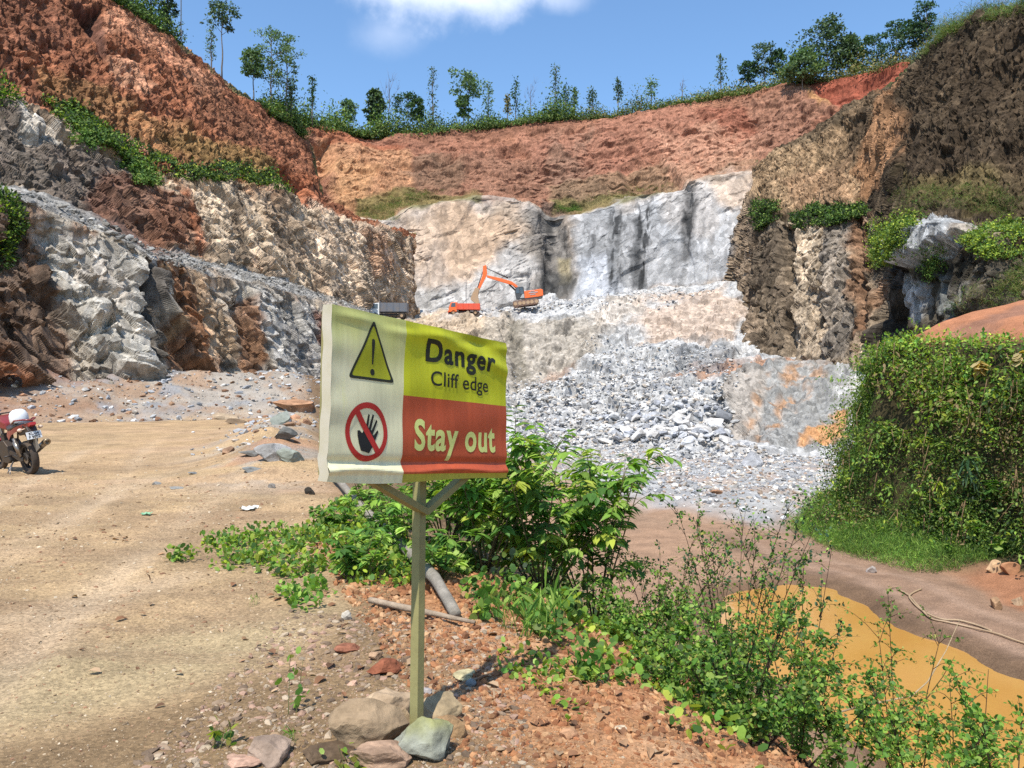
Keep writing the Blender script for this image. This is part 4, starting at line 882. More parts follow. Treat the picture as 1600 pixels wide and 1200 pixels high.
# blasted rubble: 300 blocks of their own, the rest as one mass
def quick_normal_rot(n): return None
variants = []
for k in range(14):
    V = stone_shape(500+k, ICO2, 10, .3, .62, .04); V *= np.array([1, .8, .62])
    tone = [lin(218, 217, 215, .7), lin(198, 199, 202, .7), lin(228, 222, 214, .7), lin(176, 178, 184, .7)][k % 4]
    c = np.array(tone)*(1+.15*fbm(V+k, .6, 3, k)[:, None]); variants.append(make_mesh('rubble_block', V, ICO2[1], c, False, [MAT_STONE]))
heap = [(800, 600), (900, 588), (1000, 585), (1130, 600), (1140, 650), (1138, 690), (1000, 695), (860, 690), (800, 680)]
bp, bn = pick(S_RUB, heap, 2600, 4); bpx = 800+F*bp[:, 0]/bp[:, 1]; bpy_ = 600-F*(bp[:, 2]-EYE)/bp[:, 1]
w = sstep(820, 1040, bpx)*sstep(590, 670, bpy_)+.10; sel = rng.choice(len(bp), 300, replace=False, p=w/w.sum())
for i_ in sel:
    s = (.34+.62*rng.random()**2)*(.5+.8*w[i_]); o = link('rubble_block', variants[rng.integers(14)])
    o.location = bp[i_]+np.array([0, 0, s*.15]); o.rotation_euler = rng.uniform(-.5, .5, 3)+[0, 0, rng.uniform(0, 6.28)]; o.scale = (s*rng.uniform(.8, 1.4), s, s*rng.uniform(.6, 1.1))
    tag(o, 'angular grey block among the blasted rock heaped on the pit slope', 'rock block', 'blocks of the blasted rock heap')
def stone_mass(name, P, sizes, cols, base=ICO1, flat=.6, seed=0, mat=None, label=None, nshape=10, **kw):
    V0 = [stone_shape(seed+900+k, base, 5, .35, .7, .0) for k in range(nshape)]; n = len(P); nv = len(base[0])
    r = np.random.default_rng(seed); a = r.uniform(0, 6.28, n); t = r.uniform(-.5, .5, n); sh = np.stack([V0[k] for k in r.integers(0, nshape, n)])
    s = sizes[:, None, None]*np.stack([r.uniform(.8, 1.4, n), r.uniform(.6, 1, n), flat*r.uniform(.6, 1.2, n)], 1)[:, None, :]; sh = sh*s
    x, z = sh[..., 0]*np.cos(t)[:, None]+sh[..., 2]*np.sin(t)[:, None], -sh[..., 0]*np.sin(t)[:, None]+sh[..., 2]*np.cos(t)[:, None]
    X_ = x*np.cos(a)[:, None]-sh[..., 1]*np.sin(a)[:, None]; Y_ = x*np.sin(a)[:, None]+sh[..., 1]*np.cos(a)[:, None]
    V = np.stack([X_, Y_, z], 2)+P[:, None, :]; Fc = (base[1][None]+(np.arange(n)*nv)[:, None, None]).reshape(-1, 3)
    o = link(name, make_mesh(name, V.reshape(-1, 3), Fc, np.repeat(np.clip(cols, .01, .9), nv, 0), False, [mat or MAT_STONE])); tag(o, label, kind='stuff'); return o
def tones(n, pal, jit=.18):
    c = np.array(pal)[rng.integers(0, len(pal), n)]; return c*(1+rng.normal(0, jit, (n, 1)))
greys = [lin(216, 214, 210, .68), lin(190, 190, 190, .68), lin(228, 222, 212, .68), lin(164, 166, 170, .68), lin(216, 200, 180, .68)]
pp = []
for poly, n, s0 in ((heap, 5200, .24), ([(640, 560), (900, 585), (1150, 560), (1150, 600), (800, 690), (500, 700)], 4500, .15), ([(800, 680), (1140, 690), (1300, 720), (1300, 745), (940, 720), (700, 715)], 4500, .15), ([(850, 465), (1150, 445), (1050, 480), (980, 475), (900, 485), (760, 495), (740, 480)], 1800, .20), ([(920, 520), (990, 540), (1150, 545), (1150, 580), (900, 590)], 2600, .15)):
    p, _ = pick(S_RUB, poly, n, 5, .8); pp.append((p, s0*(.35+rng.random(n)**2.5*1.3)))
P_ = np.concatenate([a for a, _ in pp]); s_z = np.concatenate([b for _, b in pp]); P_ = P_+np.array([0, 0, 1])*s_z[:, None]*.2
stone_mass('rubble', P_, s_z, tones(len(P_), greys), seed=3, label='loose grey broken stone covering the slope below the working bench')
def scatter_ground(n, xf, yf, cond):
    y = yf(n); x = xf(y); k = cond(x, y); x, y = x[k], y[k]; return np.stack([x, y, ground_z(x, y)], 1)
lgy = lambda a, b: (lambda n: a*np.exp(rng.random(n)*math.log(b/a)))
# broken stone lying on the left bench
P_, _ = pick(S_LEFT, [(-40, 300), (50, 305), (150, 342), (240, 388), (330, 414), (430, 436), (520, 464), (600, 492), (640, 502), (600, 500), (520, 476), (430, 445), (330, 427), (235, 403), (190, 378), (100, 338), (40, 318), (-40, 310)], 3600, 4, .5)
s_z = .04+.26*rng.random(len(P_))**6; stone_mass('bench_rubble', P_+[0, 0, .0], s_z, tones(len(P_), [lin(184, 180, 172), lin(164, 160, 152), lin(150, 142, 130), lin(196, 188, 174)]), seed=9, label='grey broken stone lying along the bench of the left face')
# pit gravel
P_ = scatter_ground(16000, lambda y: rng.uniform(0, 26, len(y)), lambda n: rng.uniform(29, 62, n), lambda x, y: (poly_sd(x, y, [(2.0, 64), (3.4, 43), (7.5, 33), (11, 30.5), (17, 34), (27, 50), (24, 64)]) < rng.normal(-.2, .5, len(x))) & (x < toe_x(y)+.2))
s_z = .05+.17*rng.random(len(P_))**3; stone_mass('gravel', P_+[0, 0, .02], s_z, tones(len(P_), greys+[lin(206, 176, 150)]), seed=4, label='grey crushed stone spread over the pit floor')
# scree and waste heap by the track
P_ = scatter_ground(13000, lambda y: rng.uniform(-32, -3, len(y)), lambda n: rng.uniform(15, 48, n), lambda x, y: (x < edge_x(y)+1.5) & ((y > np.interp(x, [-60, -40, -25, -17.5, -9, 0], [18, 21, 27, 33, 38, 45])-.8) | ((np.abs(x-edge_x(y)+1.1) < rng.normal(.8, .7, len(x))) & (y > 12+rng.random(len(x))*4))))
s_z = .03+.20*rng.random(len(P_))**6; stone_mass('scree', P_+[0, 0, .02], s_z, tones(len(P_), greys+[lin(196, 150, 110), lin(176, 128, 92)]), seed=5, label='grey and tan stone chips at the foot of the left rock face')
# grit on the track, clods on the red edge
P_ = scatter_ground(52000, lambda y: rng.uniform(-.75, .35, len(y))*y, lgy(2.0, 17), lambda x, y: (x < edge_x(y)-.15) & (fbm(np.stack([x, y, x*0], 1), 1.1, 3, 71)+rng.normal(0, .3, len(x)) > -.05))
s_z = (.0025+.010*rng.random(len(P_))**7)*np.clip(P_[:, 1]/3.2, .8, 3); stone_mass('grit', P_, s_z, tones(len(P_), [lin(214, 184, 142), lin(196, 160, 116), lin(170, 136, 98), lin(232, 206, 168), lin(206, 172, 128), lin(186, 136, 98)], .12), base=(ICO1[0], ICO1[1]), seed=6, mat=ROCKM, label='small stones and grit strewn on the earth track')
P_ = scatter_ground(60000, lambda y: edge_x(y)+rng.uniform(-1.0, 4.2, len(y)), lgy(2.0, 8.5), lambda x, y: (np.abs(x/y) < .9))
s_z = (.004+.022*rng.random(len(P_))**6)*np.clip(P_[:, 1]/3.2, .8, 2); stone_mass('soil_clods', P_, s_z, tones(len(P_), [lin(212, 154, 102, .6, .08), lin(196, 132, 84, .6, .08), lin(222, 172, 122, .6, .08), lin(178, 116, 74, .6, .08), lin(204, 148, 100, .6, .08), lin(156, 106, 72, .6, .08)], .12), seed=7, flat=1.0, mat=ROCKM, label='crumbling orange soil clods on the slope falling to the pit')
P_ = scatter_ground(9000, lambda y: rng.uniform(-1.6, .1, len(y)), lgy(2.2, 5.5), lambda x, y: x < edge_x(y)+.2)
s_z = .006+.03*rng.random(len(P_))**6; stone_mass('stone_chips', P_, s_z, tones(len(P_), [lin(206, 180, 146), lin(180, 150, 118), lin(146, 120, 94), lin(204, 160, 130)], .14), seed=8, mat=ROCKM, label='tan stone chips scattered round the foot of the sign post')

# ------------------------------------------------------------------ timber, hose, litter
BARK = earth_mat('weathered_bark', 6, 40, bump=.8, bdist=.01, lo=.7, hi=1.3)
def limb(name, pts, rad, rgb, label, cat, n=10, mat=None):
    pts = [Vector(p) for p in pts]; P2 = []; R2 = []
    for i in range(len(pts)-1):
        for k in range(5): t = k/5; P2.append(pts[i].lerp(pts[i+1], t)+Vector((random.gauss(0, 1), random.gauss(0, 1), random.gauss(0, 1)))*rad[0]*.06); R2.append((rad[i]*(1-t)+rad[i+1]*t)*random.uniform(.93, 1.07))
    P2.append(pts[-1]); R2.append(rad[-1]); mb = MB().tube(P2, R2, n); o = mb.build(name, mat or BARK, None, True)
    at = o.data.attributes.new('Col', 'FLOAT_COLOR', 'POINT'); at.data.foreach_set('color', np.tile([*rgb, 1], len(o.data.vertices)).astype(np.float32)); return tag(o, label, cat)
def gp(px, py, up=.03): p = G(px, py); return Vector((p[0], p[1], p[2]+up))
limb('fallen_branch', [gp(578, 950, .05), gp(650, 966, .06), gp(742, 984, .05)], [.022, .024, .012], lin(190, 164, 134), 'short dry pale stick lying across behind the post', 'stick')
limb('fallen_log', [gp(520, 752, .1), gp(570, 812, .1), gp(640, 880, .12), gp(680, 925, .1), gp(712, 972, .05)], [.05, .055, .055, .05, .04], lin(176, 164, 146), 'long grey mottled log lying along the pit edge in the weeds', 'log')
limb('dead_branch', [gp(1290, 1172, .5), gp(1340, 1158, .55), gp(1425, 1142, .6), gp(1450, 1128, .7), gp(1478, 1092, .9), gp(1500, 1055, 1.1)], [.016, .016, .014, .012, .009, .005], lin(206, 178, 130), 'bare pale curved branch among the shrubs above the pool', 'branch')
HOSE = paint_mat('hose_plastic', lin(214, 176, 128), .6)
def track_pt(px, py, up): d = 5.6*F/(py-600); x = (px-800)/F*d; return Vector((x, d, gzq(x, d)+up))
for lab, pts in (('pale hose curling along the wheel track beside the pool', [(1402, 930), (1420, 940), (1436, 958), (1455, 972), (1480, 978), (1520, 984), (1560, 996), (1600, 1008), (1680, 1030)]), ('second loop of pale hose next to the first on the wheel track', [(1440, 930), (1424, 938), (1422, 946), (1440, 962), (1470, 974), (1500, 976), (1530, 982), (1552, 992)])):
    P3 = [track_pt(a, b_, .04) for a, b_ in pts]; Q3 = []
    for i in range(len(P3)-1):
        a, b_, c, d_ = P3[max(i-1, 0)], P3[i], P3[i+1], P3[min(i+2, len(P3)-1)]
        for k in range(6): t = k/6; Q3.append(.5*((2*b_)+(c-a)*t+(2*a-5*b_+4*c-d_)*t*t+(3*b_-a-3*c+d_)*t**3))
    tag(MB().tube(Q3, .022, 8).build('hose', HOSE, None, True), lab, 'hose')
def crumple(name, px, py, sx, sy, rgb, lab, cat='litter'):
    p = G(px, py); n = 7; V = [];
    for j in range(n):
        for i in range(n): V.append((p[0]+(i/(n-1)-.5)*sx+random.gauss(0, sx*.04), p[1]+(j/(n-1)-.5)*sy+random.gauss(0, sy*.04), p[2]+.012+random.uniform(0, sx*.22)))
    q_ = [(j*n+i, j*n+i+1, (j+1)*n+i+1, (j+1)*n+i) for j in range(n-1) for i in range(n-1)]
    o = MB().add(V, q_).build(name, paint_mat(name+'_plastic', rgb, .5, 0, .15)); return tag(o, lab, cat)
crumple('plastic_bag', 388, 797, .20, .22, lin(225, 225, 215, .8), 'crumpled white plastic scrap on the track beside the weeds')
crumple('plastic_wrapper', 229, 805, .12, .10, lin(120, 196, 140, .7), 'small green plastic wrapper on the earth track')
# ------------------------------------------------------------------ motorcycle and helmet
RED = paint_mat('red_panel', lin(170, 30, 36, .6), .3, 0, .25, lin(150, 110, 80), 5); BLK = paint_mat('black_plastic', (.02, .02, .022), .5, 0, .4, lin(120, 92, 66, .5), 5)
RUB = paint_mat('tyre_rubber', (.03, .026, .022), .9, 0, .5, lin(130, 100, 70, .5), 8); MET = paint_mat('dusty_steel', (.35, .32, .29), .35, .8, .4, lin(150, 124, 96), 8)
DMET = paint_mat('dark_engine_metal', (.05, .047, .045), .5, .5, .4, lin(120, 92, 66, .5), 6); WHT = paint_mat('white_shell', (.75, .75, .73), .25, 0, .05, (.6, .56, .5), 4)
PLATE = paint_mat('white_plate', (.7, .7, .68), .5, 0, .1); GREYP = paint_mat('grey_flap', lin(140, 132, 120), .6); LENS = paint_mat('orange_lens', (.75, .55, .4), .2, 0, .2)
TLENS = paint_mat('red_lens', (.35, .02, .02), .2, 0, .1); SEATM = paint_mat('black_seat_vinyl', (.03, .028, .035), .45, 0, .25, lin(120, 100, 80, .5), 6)
wc = G(50, 741); head = Vector((-.80, .60, 0)).normalized(); rz = math.atan2(head.y, head.x)
bike = empty('motorcycle', (wc[0], wc[1], gzq(wc[0], wc[1])), rz, 'red and black motorcycle parked on its side stand at the left edge of the track', 'motorcycle')
bike.rotation_euler = (math.radians(-9), 0, rz)   # local x forward, y to its left, leaning on its stand
def wheel(name, x, r, w):
    t = MB().lathe([(r*.72, -w*.30), (r*.80, -w*.5), (r*.93, -w*.5), (r, -w*.2), (r, w*.2), (r*.93, w*.5), (r*.80, w*.5), (r*.72, w*.30), (r*.72, -w*.30)], 40, 'y', (x, 0, r)).build('tyre', RUB, None, True)
    h = empty(name, (0, 0, 0)); h.parent = bike; t.parent = h
    rm = MB().lathe([(r*.64, -w*.3), (r*.735, -w*.34), (r*.735, w*.34), (r*.64, w*.3), (r*.64, -w*.3)], 40, 'y', (x, 0, r)); rm.lathe([(0.001, -.06), (.05, -.06), (.05, .06), (.001, .06)], 16, 'y', (x, 0, r))
    for k in range(6):
        a = math.pi*k/3; rm.bar((x+.03*math.cos(a), 0, r+.03*math.sin(a)), (x+r*.68*math.cos(a+.14), 0, r+r*.68*math.sin(a+.14)), .045, .028, (0, 1, 0))
    rm.build('rim', DMET, h); MB().lathe([(.02, .05), (.10, .05), (.10, .056), (.02, .056)], 20, 'y', (x, 0, r)).build('brake_disc', MET, h)
wheel('wheel', 0, .30, .11); wheel('wheel', 1.30, .295, .085)
MB().tube([(0, .10, .30), (.25, .11, .34), (.48, .10, .40)], .022, 8).tube([(0, -.10, .30), (.25, -.11, .34), (.48, -.10, .40)], .022, 8).build('swingarm', DMET, bike, True)
MB().prism([(-.02, .27), (.05, .36), (.45, .43), (.50, .36), (.06, .24)], .105, .125).build('chain_guard', DMET, bike)
for s in (1, -1): MB().tube([(.02, .115*s, .34), (.16, .13*s, .66)], .026, 10).tube([(.05, .118*s, .40), (.14, .128*s, .60)], .042, 12).build('shock_absorber', MET, bike, True)
MB().tube([(.50, .03, .42), (.42, .05, .75), (.10, .07, .80), (-.28, .05, .88)], .016).tube([(.50, -.03, .42), (.42, -.05, .75), (.10, -.07, .80), (-.28, -.05, .88)], .016).tube([(.42, 0, .78), (.95, 0, .86), (1.08, 0, .90)], .03).tube([(1.05, 0, .80), (.98, 0, .45), (.70, 0, .22), (.48, 0, .28)], .022).build('frame', DMET, bike, True)
MB().prism([(.48, .24), (.52, .50), (.66, .60), (.92, .56), (.96, .36), (.82, .20), (.60, .18)], -.13, .13).box((.80, 0, .58), (.16, .16, .26)).build('engine', DMET, bike, bevel=.012)
MB().add([(x*1.0, y, z) for x, y, z in [(.46, -.10, .78), (.46, .10, .78), (.98, -.13, .86), (.98, .13, .86), (.50, -.12, .92), (.50, .12, .92), (.92, -.15, 1.04), (.92, .15, 1.04), (.72, -.15, 1.02), (.72, .15, 1.02), (.72, -.16, .84), (.72, .16, .84)]],
  [(0, 1, 11, 10), (10, 11, 3, 2), (4, 8, 9, 5), (8, 6, 7, 9), (0, 10, 8, 4), (10, 2, 6, 8), (1, 5, 9, 11), (11, 9, 7, 3), (0, 4, 5, 1), (2, 3, 7, 6)]).build('fuel_tank', RED, bike, bevel=.03)
st = MB(); prof = [(-.30, .90, .05), (-.22, .935, .10), (0, .93, .13), (.16, .89, .14), (.30, .86, .14), (.50, .87, .10)]; V = []
for x, z, w in prof: V += [(x, -w, z-.07), (x, -w, z-.015), (x, -w*.6, z+.012), (x, w*.6, z+.012), (x, w, z-.015), (x, w, z-.07)]
st.add(V, [(6*i+k, 6*i+(k+1) % 6, 6*i+6+(k+1) % 6, 6*i+6+k) for i in range(5) for k in range(6)]+[(0, 1, 2, 3, 4, 5), (35, 34, 33, 32, 31, 30)]).build('seat', SEATM, bike, True)
for s in (1, -1):
    # tail cowl side: red sweep narrowing to the back
    V = [(.44, .10*s, .84), (.44, .13*s, .70), (.36, .14*s, .62), (.20, .15*s, .80), (.20, .15*s, .72), (.0, .145*s, .865), (.0, .14*s, .78), (-.20, .11*s, .915), (-.20, .10*s, .83), (-.36, .04*s, .945), (-.36, .03*s, .895), (.44, .10*s, .84)]
    MB().add([V[0], V[1], V[2], V[4], V[3], V[6], V[5], V[8], V[7], V[10], V[9]], [(0, 1, 2, 3, 4), (4, 3, 5, 6), (6, 5, 7, 8), (8, 7, 9, 10)]).build('side_panel', RED, bike, True)
    MB().tube([(.10, .14*s, .93), (-.05, .15*s, .985), (-.28, .10*s, 1.0), (-.40, .0, .985)], .014, 8).build('grab_rail', RED, bike, True)
MB().prism([(-.30, .93), (-.40, .95), (-.42, .90), (-.30, .86)], -.05, .05).build('tail_light', TLENS, bike, bevel=.008)
MB().prism([(.10, .80), (-.30, .88), (-.36, .80), (-.30, .58), (-.25, .58), (-.22, .76), (.05, .70)], -.075, .075).build('rear_fender', BLK, bike, bevel=.008)
MB().bar((-.335, 0, .66), (-.435, 0, .46), .17, .01, (0, 1, 0)).build('mud_flap', GREYP, bike)
pl = MB(); pl.bar((-.335, 0, .80), (-.365, 0, .665), .012, .20, (0, 1, 0))
pr = empty('number_plate', (-.375, 0, .72)); pr.parent = bike; pr.rotation_euler = (0, math.radians(14), 0)
MB().box((0, 0, 0), (.008, .24, .13)).build('plate_panel', PLATE, pr, bevel=.002)
def plate_text(t, zc, sz):
    c = bpy.data.curves.new('lettering', 'FONT'); c.body = t; c.size = sz; c.align_x = 'CENTER'; c.extrude = .0008; c.offset = .0016
    o = bpy.data.objects.new('lettering', c); COL.objects.link(o); dg = bpy.context.evaluated_depsgraph_get(); me = bpy.data.meshes.new_from_object(o.evaluated_get(dg)); bpy.data.objects.remove(o)
    me.materials.clear(); me.materials.append(BLK); o = link('lettering', me, pr); o.rotation_euler = (math.pi/2, 0, -math.pi/2); o.location = (-.006, 0, zc)
plate_text('KL-24', .008, .066); plate_text('F 9802', -.052, .066)
for s in (1, -1): MB().tube([(-.24, .05*s, .84), (-.26, .15*s, .83)], .010, 8).lathe([(.001, .13*s), (.03, .14*s), (.034, .17*s), (.02, .20*s), (.001, .205*s)], 12, 'y', (-.26, 0, .83)).build('turn_signal', LENS, bike, True)
MB().tube([(.66, -.12, .24), (.40, -.16, .26), (.20, -.17, .33)], .022, 10).tube([(.20, -.17, .33), (.05, -.175, .40), (-.34, -.18, .56)], [.035, .052, .055], 16).build('exhaust_pipe', MET, bike, True)
MB().lathe([(.055, 0), (.060, .01), (.060, .035), (.040, .04), (.034, .03), (.034, -.03)], 20, 'x', (0, 0, 0)).build('exhaust_tip', paint_mat('brassy_tip', lin(206, 176, 132), .4, .5, .1), bike, True)
tip = [o for o in bike.children if o.name.startswith('exhaust_tip')][0]; tip.location = (-.36, -.18, .568); tip.rotation_euler = (0, math.radians(22), math.pi)
MB().tube([(.45, .10, .22), (.40, .26, .0)], .011, 8).tube([(.52, .06, .24), (.30, .22, .10), (.24, .26, .02)], .009, 8).build('side_stand', MET, bike, True)
for s in (1, -1): MB().tube([(.40, .12*s, .34), (.40, .24*s, .34)], .014, 8).build('foot_peg', BLK, bike, True)
for s in (1, -1): MB().tube([(1.30, .07*s, .295), (1.12, .07*s, .80), (1.06, .07*s, .98)], [.026, .024, .02], 10).build('fork_leg', MET, bike, True)
MB().tube([(1.02, -.36, 1.04), (1.06, -.2, 1.05), (1.06, .2, 1.05), (1.02, .36, 1.04)], .013, 8).build('handlebar', BLK, bike, True)
MB().prism([(1.08, .78), (1.22, .80), (1.24, .92), (1.14, 1.02), (1.06, .98)], -.09, .09).build('headlamp_cowl', RED, bike, bevel=.02)
MB().prism([(1.02, .58), (1.20, .64), (1.40, .62), (1.56, .50), (1.55, .48), (1.38, .595), (1.20, .61), (1.03, .56)], -.055, .055).build('front_fender', RED, bike)
hl = MB(); pr_ = [(.001, .26), (.07, .252), (.115, .22), (.142, .17), (.15, .11), (.148, .06), (.142, .02), (.128, 0)]
hl.lathe(pr_, 28, 'z'); hm = hl.build('helmet', WHT, None, True)
bm = bike.matrix_basis; hm.location = (Matrix.Translation(bike.location) @ Matrix.Rotation(rz, 4, 'Z') @ Matrix.Rotation(math.radians(-9), 4, 'X')) @ Vector((.12, 0, .905)); hm.rotation_euler = (math.radians(-10), .1, rz); tag(hm, 'white open helmet resting on the seat of the motorcycle', 'helmet')
MB().box((-.06, 0, .012), (.22, .30, .02)).build('trim', BLK, hm, bevel=.006); MB().prism([(.10, .06), (.158, .07), (.150, .15), (.10, .19)], -.10, .10).build('visor', BLK, hm, bevel=.01)

# ------------------------------------------------------------------ excavator and tippers on the bench
ORG_ = paint_mat('orange_paint', lin(255, 112, 40, .95, 0), .45, 0, .15, lin(190, 150, 120), 2); GLS = paint_mat('cab_glass', (.05, .07, .09), .1, 0, .1, (.4, .42, .45), 1)
DGR = paint_mat('dark_blue_grey_paint', lin(58, 68, 80), .5, 0, .2); TRK = paint_mat('rusty_track', lin(140, 86, 60), .8, 0, .4, lin(190, 170, 150), 3); LOGO = paint_mat('pale_marking', lin(214, 210, 206), .5, 0, .05)
YEL = paint_mat('worn_yellow', lin(226, 172, 110), .6, 0, .3, lin(200, 190, 170), 2)
px_m = lambda d: d/F
D = 111.0; k = D/F
ex = empty('excavator', ((822-800)*k, D, EYE+(600-478)*k), 0, 'orange tracked excavator on the broken rock at the foot of the far face', 'excavator')
ex.rotation_euler = (0, math.radians(-7), 0)
def track(y):
    h = MB(); pts = [(-2.2, .45), (-2.05, .12), (-1.75, 0), (1.75, 0), (2.05, .12), (2.2, .45), (2.05, .80), (1.75, .92), (-1.75, .92), (-2.05, .80)]; h.prism(pts, y-.3, y+.3)
    for i_ in range(30):
        t = i_/15*4.0-2 if i_ < 15 else (i_-15)/15*4.0-2; zz = -.02 if i_ < 15 else .94; h.box((t, y, zz), (.16, .62, .06))
    o = h.build('track', TRK, ex); w = MB()
    for x in (-1.75, -1, -.35, .35, 1, 1.75): w.lathe([(.001, -.34), (.30, -.34), (.30, .34), (.001, .34)], 16, 'y', (x, y, .42))
    w.build('roller', YEL, o)
track(-1.2); track(1.2)
MB().lathe([(.001, .9), (.7, .9), (.7, 1.1), (.001, 1.1)], 20).box((0, 0, .55), (1.8, 1.8, .5)).build('undercarriage', DGR, ex)
MB().prism([(-.6, 1.15), (2.7, 1.15), (2.75, 2.35), (-.1, 2.35), (-.6, 2.3)], -1.35, 1.35).build('engine_housing', ORG_, ex, bevel=.06)
MB().prism([(2.2, 1.15), (3.0, 1.25), (3.05, 2.2), (2.75, 2.40), (2.2, 2.40)], -1.38, 1.38).build('counterweight', ORG_, ex, bevel=.08)
MB().box((1.4, -1.39, 1.95), (1.5, .03, .16)).box((1.3, -1.39, 1.65), (.9, .03, .14)).box((1.3, -1.39, 2.2), (.7, .03, .1)).build('side_marking', LOGO, ex)
MB().prism([(-.62, 1.12), (2.9, 1.12), (2.9, 1.0), (-.62, 1.0)], -1.4, 1.4).build('platform_skirt', DGR, ex)
MB().prism([(-1.5, 1.15), (-.1, 1.15), (-.05, 3.0), (-.2, 3.15), (-1.35, 3.15), (-1.6, 2.4)], -1.40, -.35).build('cab', DGR, ex, bevel=.05)
MB().prism([(-1.45, 2.15), (-.85, 2.15), (-.85, 2.98), (-1.28, 2.98)], -1.43, -1.405).build('window', GLS, ex); MB().prism([(-.72, 1.95), (-.25, 1.95), (-.25, 2.98), (-.72, 2.98)], -1.43, -1.405).build('window', GLS, ex)
MB().prism([(-.9, 1.25), (-.15, 1.25), (-.15, 1.9), (-.4, 1.9)], -1.425, -1.405).build('cab_marking', LOGO, ex)
bo = MB(); c1 = [(-.6, 2.2), (-1.1, 3.6), (-1.9, 4.35), (-3.4, 5.0), (-5.9, 5.9)]
c2 = [(-5.95, 5.55), (-3.3, 4.35), (-1.9, 3.75), (-.9, 2.6), (-.1, 1.9)]
bo.prism(c1+c2, -.28, .28); bo.build('boom', ORG_, ex, bevel=.04)
MB().prism([(-6.35, 7.5), (-5.8, 7.6), (-5.8, 6.2), (-6.1, 5.6), (-7.45, 3.6), (-7.75, 3.75), (-6.6, 6.0)], -.22, .22).build('stick_arm', ORG_, ex, bevel=.03)
MB().tube([(-2.4, 0, 5.0), (-4.2, 0, 6.1)], .13, 8).tube([(-4.2, 0, 6.1), (-6.0, 0, 7.2)], .07, 8).tube([(-.9, .4, 2.2), (-2.4, .4, 4.0)], .14, 8).tube([(-6.5, 0, 6.6), (-7.9, 0, 3.6)], .08, 8).build('hydraulic_cylinder', DGR, ex, True)
MB().prism([(-7.4, 3.9), (-8.0, 4.0), (-8.7, 3.1), (-9.1, 2.2), (-8.7, 1.8), (-8.0, 1.0), (-7.7, 1.5), (-7.8, 2.6)], -.6, .6).build('bucket', YEL, ex, bevel=.03)
for o in list(ex.children_recursive):
    pass
ex.scale = (.86, .86, .86)

def tipper(loc, rz, cabm, bedm, label, L=5.2, H=1.0):
    t = empty('tipper_truck', loc, rz, label, 'truck')
    MB().prism([(-2.75, .55), (-2.80, 1.15), (-2.45, 2.05), (-1.45, 2.12), (-1.45, .55)], -.98, .98).build('cab', cabm, t, bevel=.06)
    for s in (-1, 1): MB().prism([(-2.46, 1.35), (-2.28, 1.95), (-1.65, 1.98), (-1.65, 1.35)], .99*s, 1.01*s).build('window', GLS, t)
    MB().add([(-2.79, -.85, 1.2), (-2.79, .85, 1.2), (-2.50, .85, 1.98), (-2.50, -.85, 1.98)], [(0, 1, 2, 3)]).build('windscreen', GLS, t)
    MB().box((-2.85, 0, .6), (.16, 1.9, .3)).build('bumper', bedm, t, bevel=.02)
    MB().bar((-2.6, 0, .62), (2.3, 0, .62), .8, .2).build('chassis', BLK, t)
    b = MB(); b.box((.55, 0, .95), (3.9, 2.1, .12)); b.box((.55, -1.05, .95+H/2), (3.9, .08, H)); b.box((.55, 1.05, .95+H/2), (3.9, .08, H)); b.box((-1.38, 0, 1.05+H/2), (.08, 2.1, H*1.25)); b.box((2.48, 0, .95+H/2), (.08, 2.1, H))
    for x in (-1.3, -.4, .5, 1.4, 2.3):
        for s in (-1, 1): b.box((x, s*1.11, .95+H/2), (.1, .07, H))
    b.build('tipping_bed', bedm, t, bevel=.012)
    for x in (-2.0, 1.7):
        for s in (-1, 1):
            w = MB().lathe([(.2, -.13), (.40, -.13), (.44, -.08), (.44, .08), (.40, .13), (.2, .13)], 24, 'y', (x, s*.85, .44)).build('wheel', RUB, t, True)
            MB().lathe([(.001, -.10), (.22, -.12), (.22, .12), (.001, .10)], 16, 'y', (x, s*.85, .44)).build('rim', YEL, w)
    return t
TRED = paint_mat('faded_red_paint', lin(236, 84, 50, .9, 0), .5, 0, .2, lin(200, 150, 120), 2); BLUG = paint_mat('blue_grey_bed', lin(118, 130, 146), .6, 0, .5, lin(150, 134, 120), 1.5)
D2 = 105.0; tipper(((727-800)*D2/F, D2, EYE+(600-493.5)*D2/F), .06, ORG_, TRED, 'small orange red tipper truck standing left of the excavator', H=.95).scale = (.80, .80, .85)
D3 = 88.0; t = tipper(((610-800)*D3/F, D3, EYE+(600-499)*D3/F), .03, WHT, BLUG, 'white cabbed truck with a grey steel bed just above the sign board', H=1.15); t.scale = (.80, .80, .86)
for nm in ('tipper_truck', 'tipper_truck.001'):
    o = bpy.data.objects[nm]; px = 800+F*o.location.x/o.location.y
# a lightning mast thin pole on the left rim
MB().tube([(0, 0, -1), (0, 0, 14)], .06, 6).lathe([(.001, -.2), (.16, -.2), (.16, .3), (.001, .3)], 8).build('pole', MET, None)
po = bpy.data.objects['pole']; po.location = ((283-800)*80/F, 80, EYE+(600-52)*80/F); tag(po, 'thin tall pale pole on the rim above the red slope', 'pole')
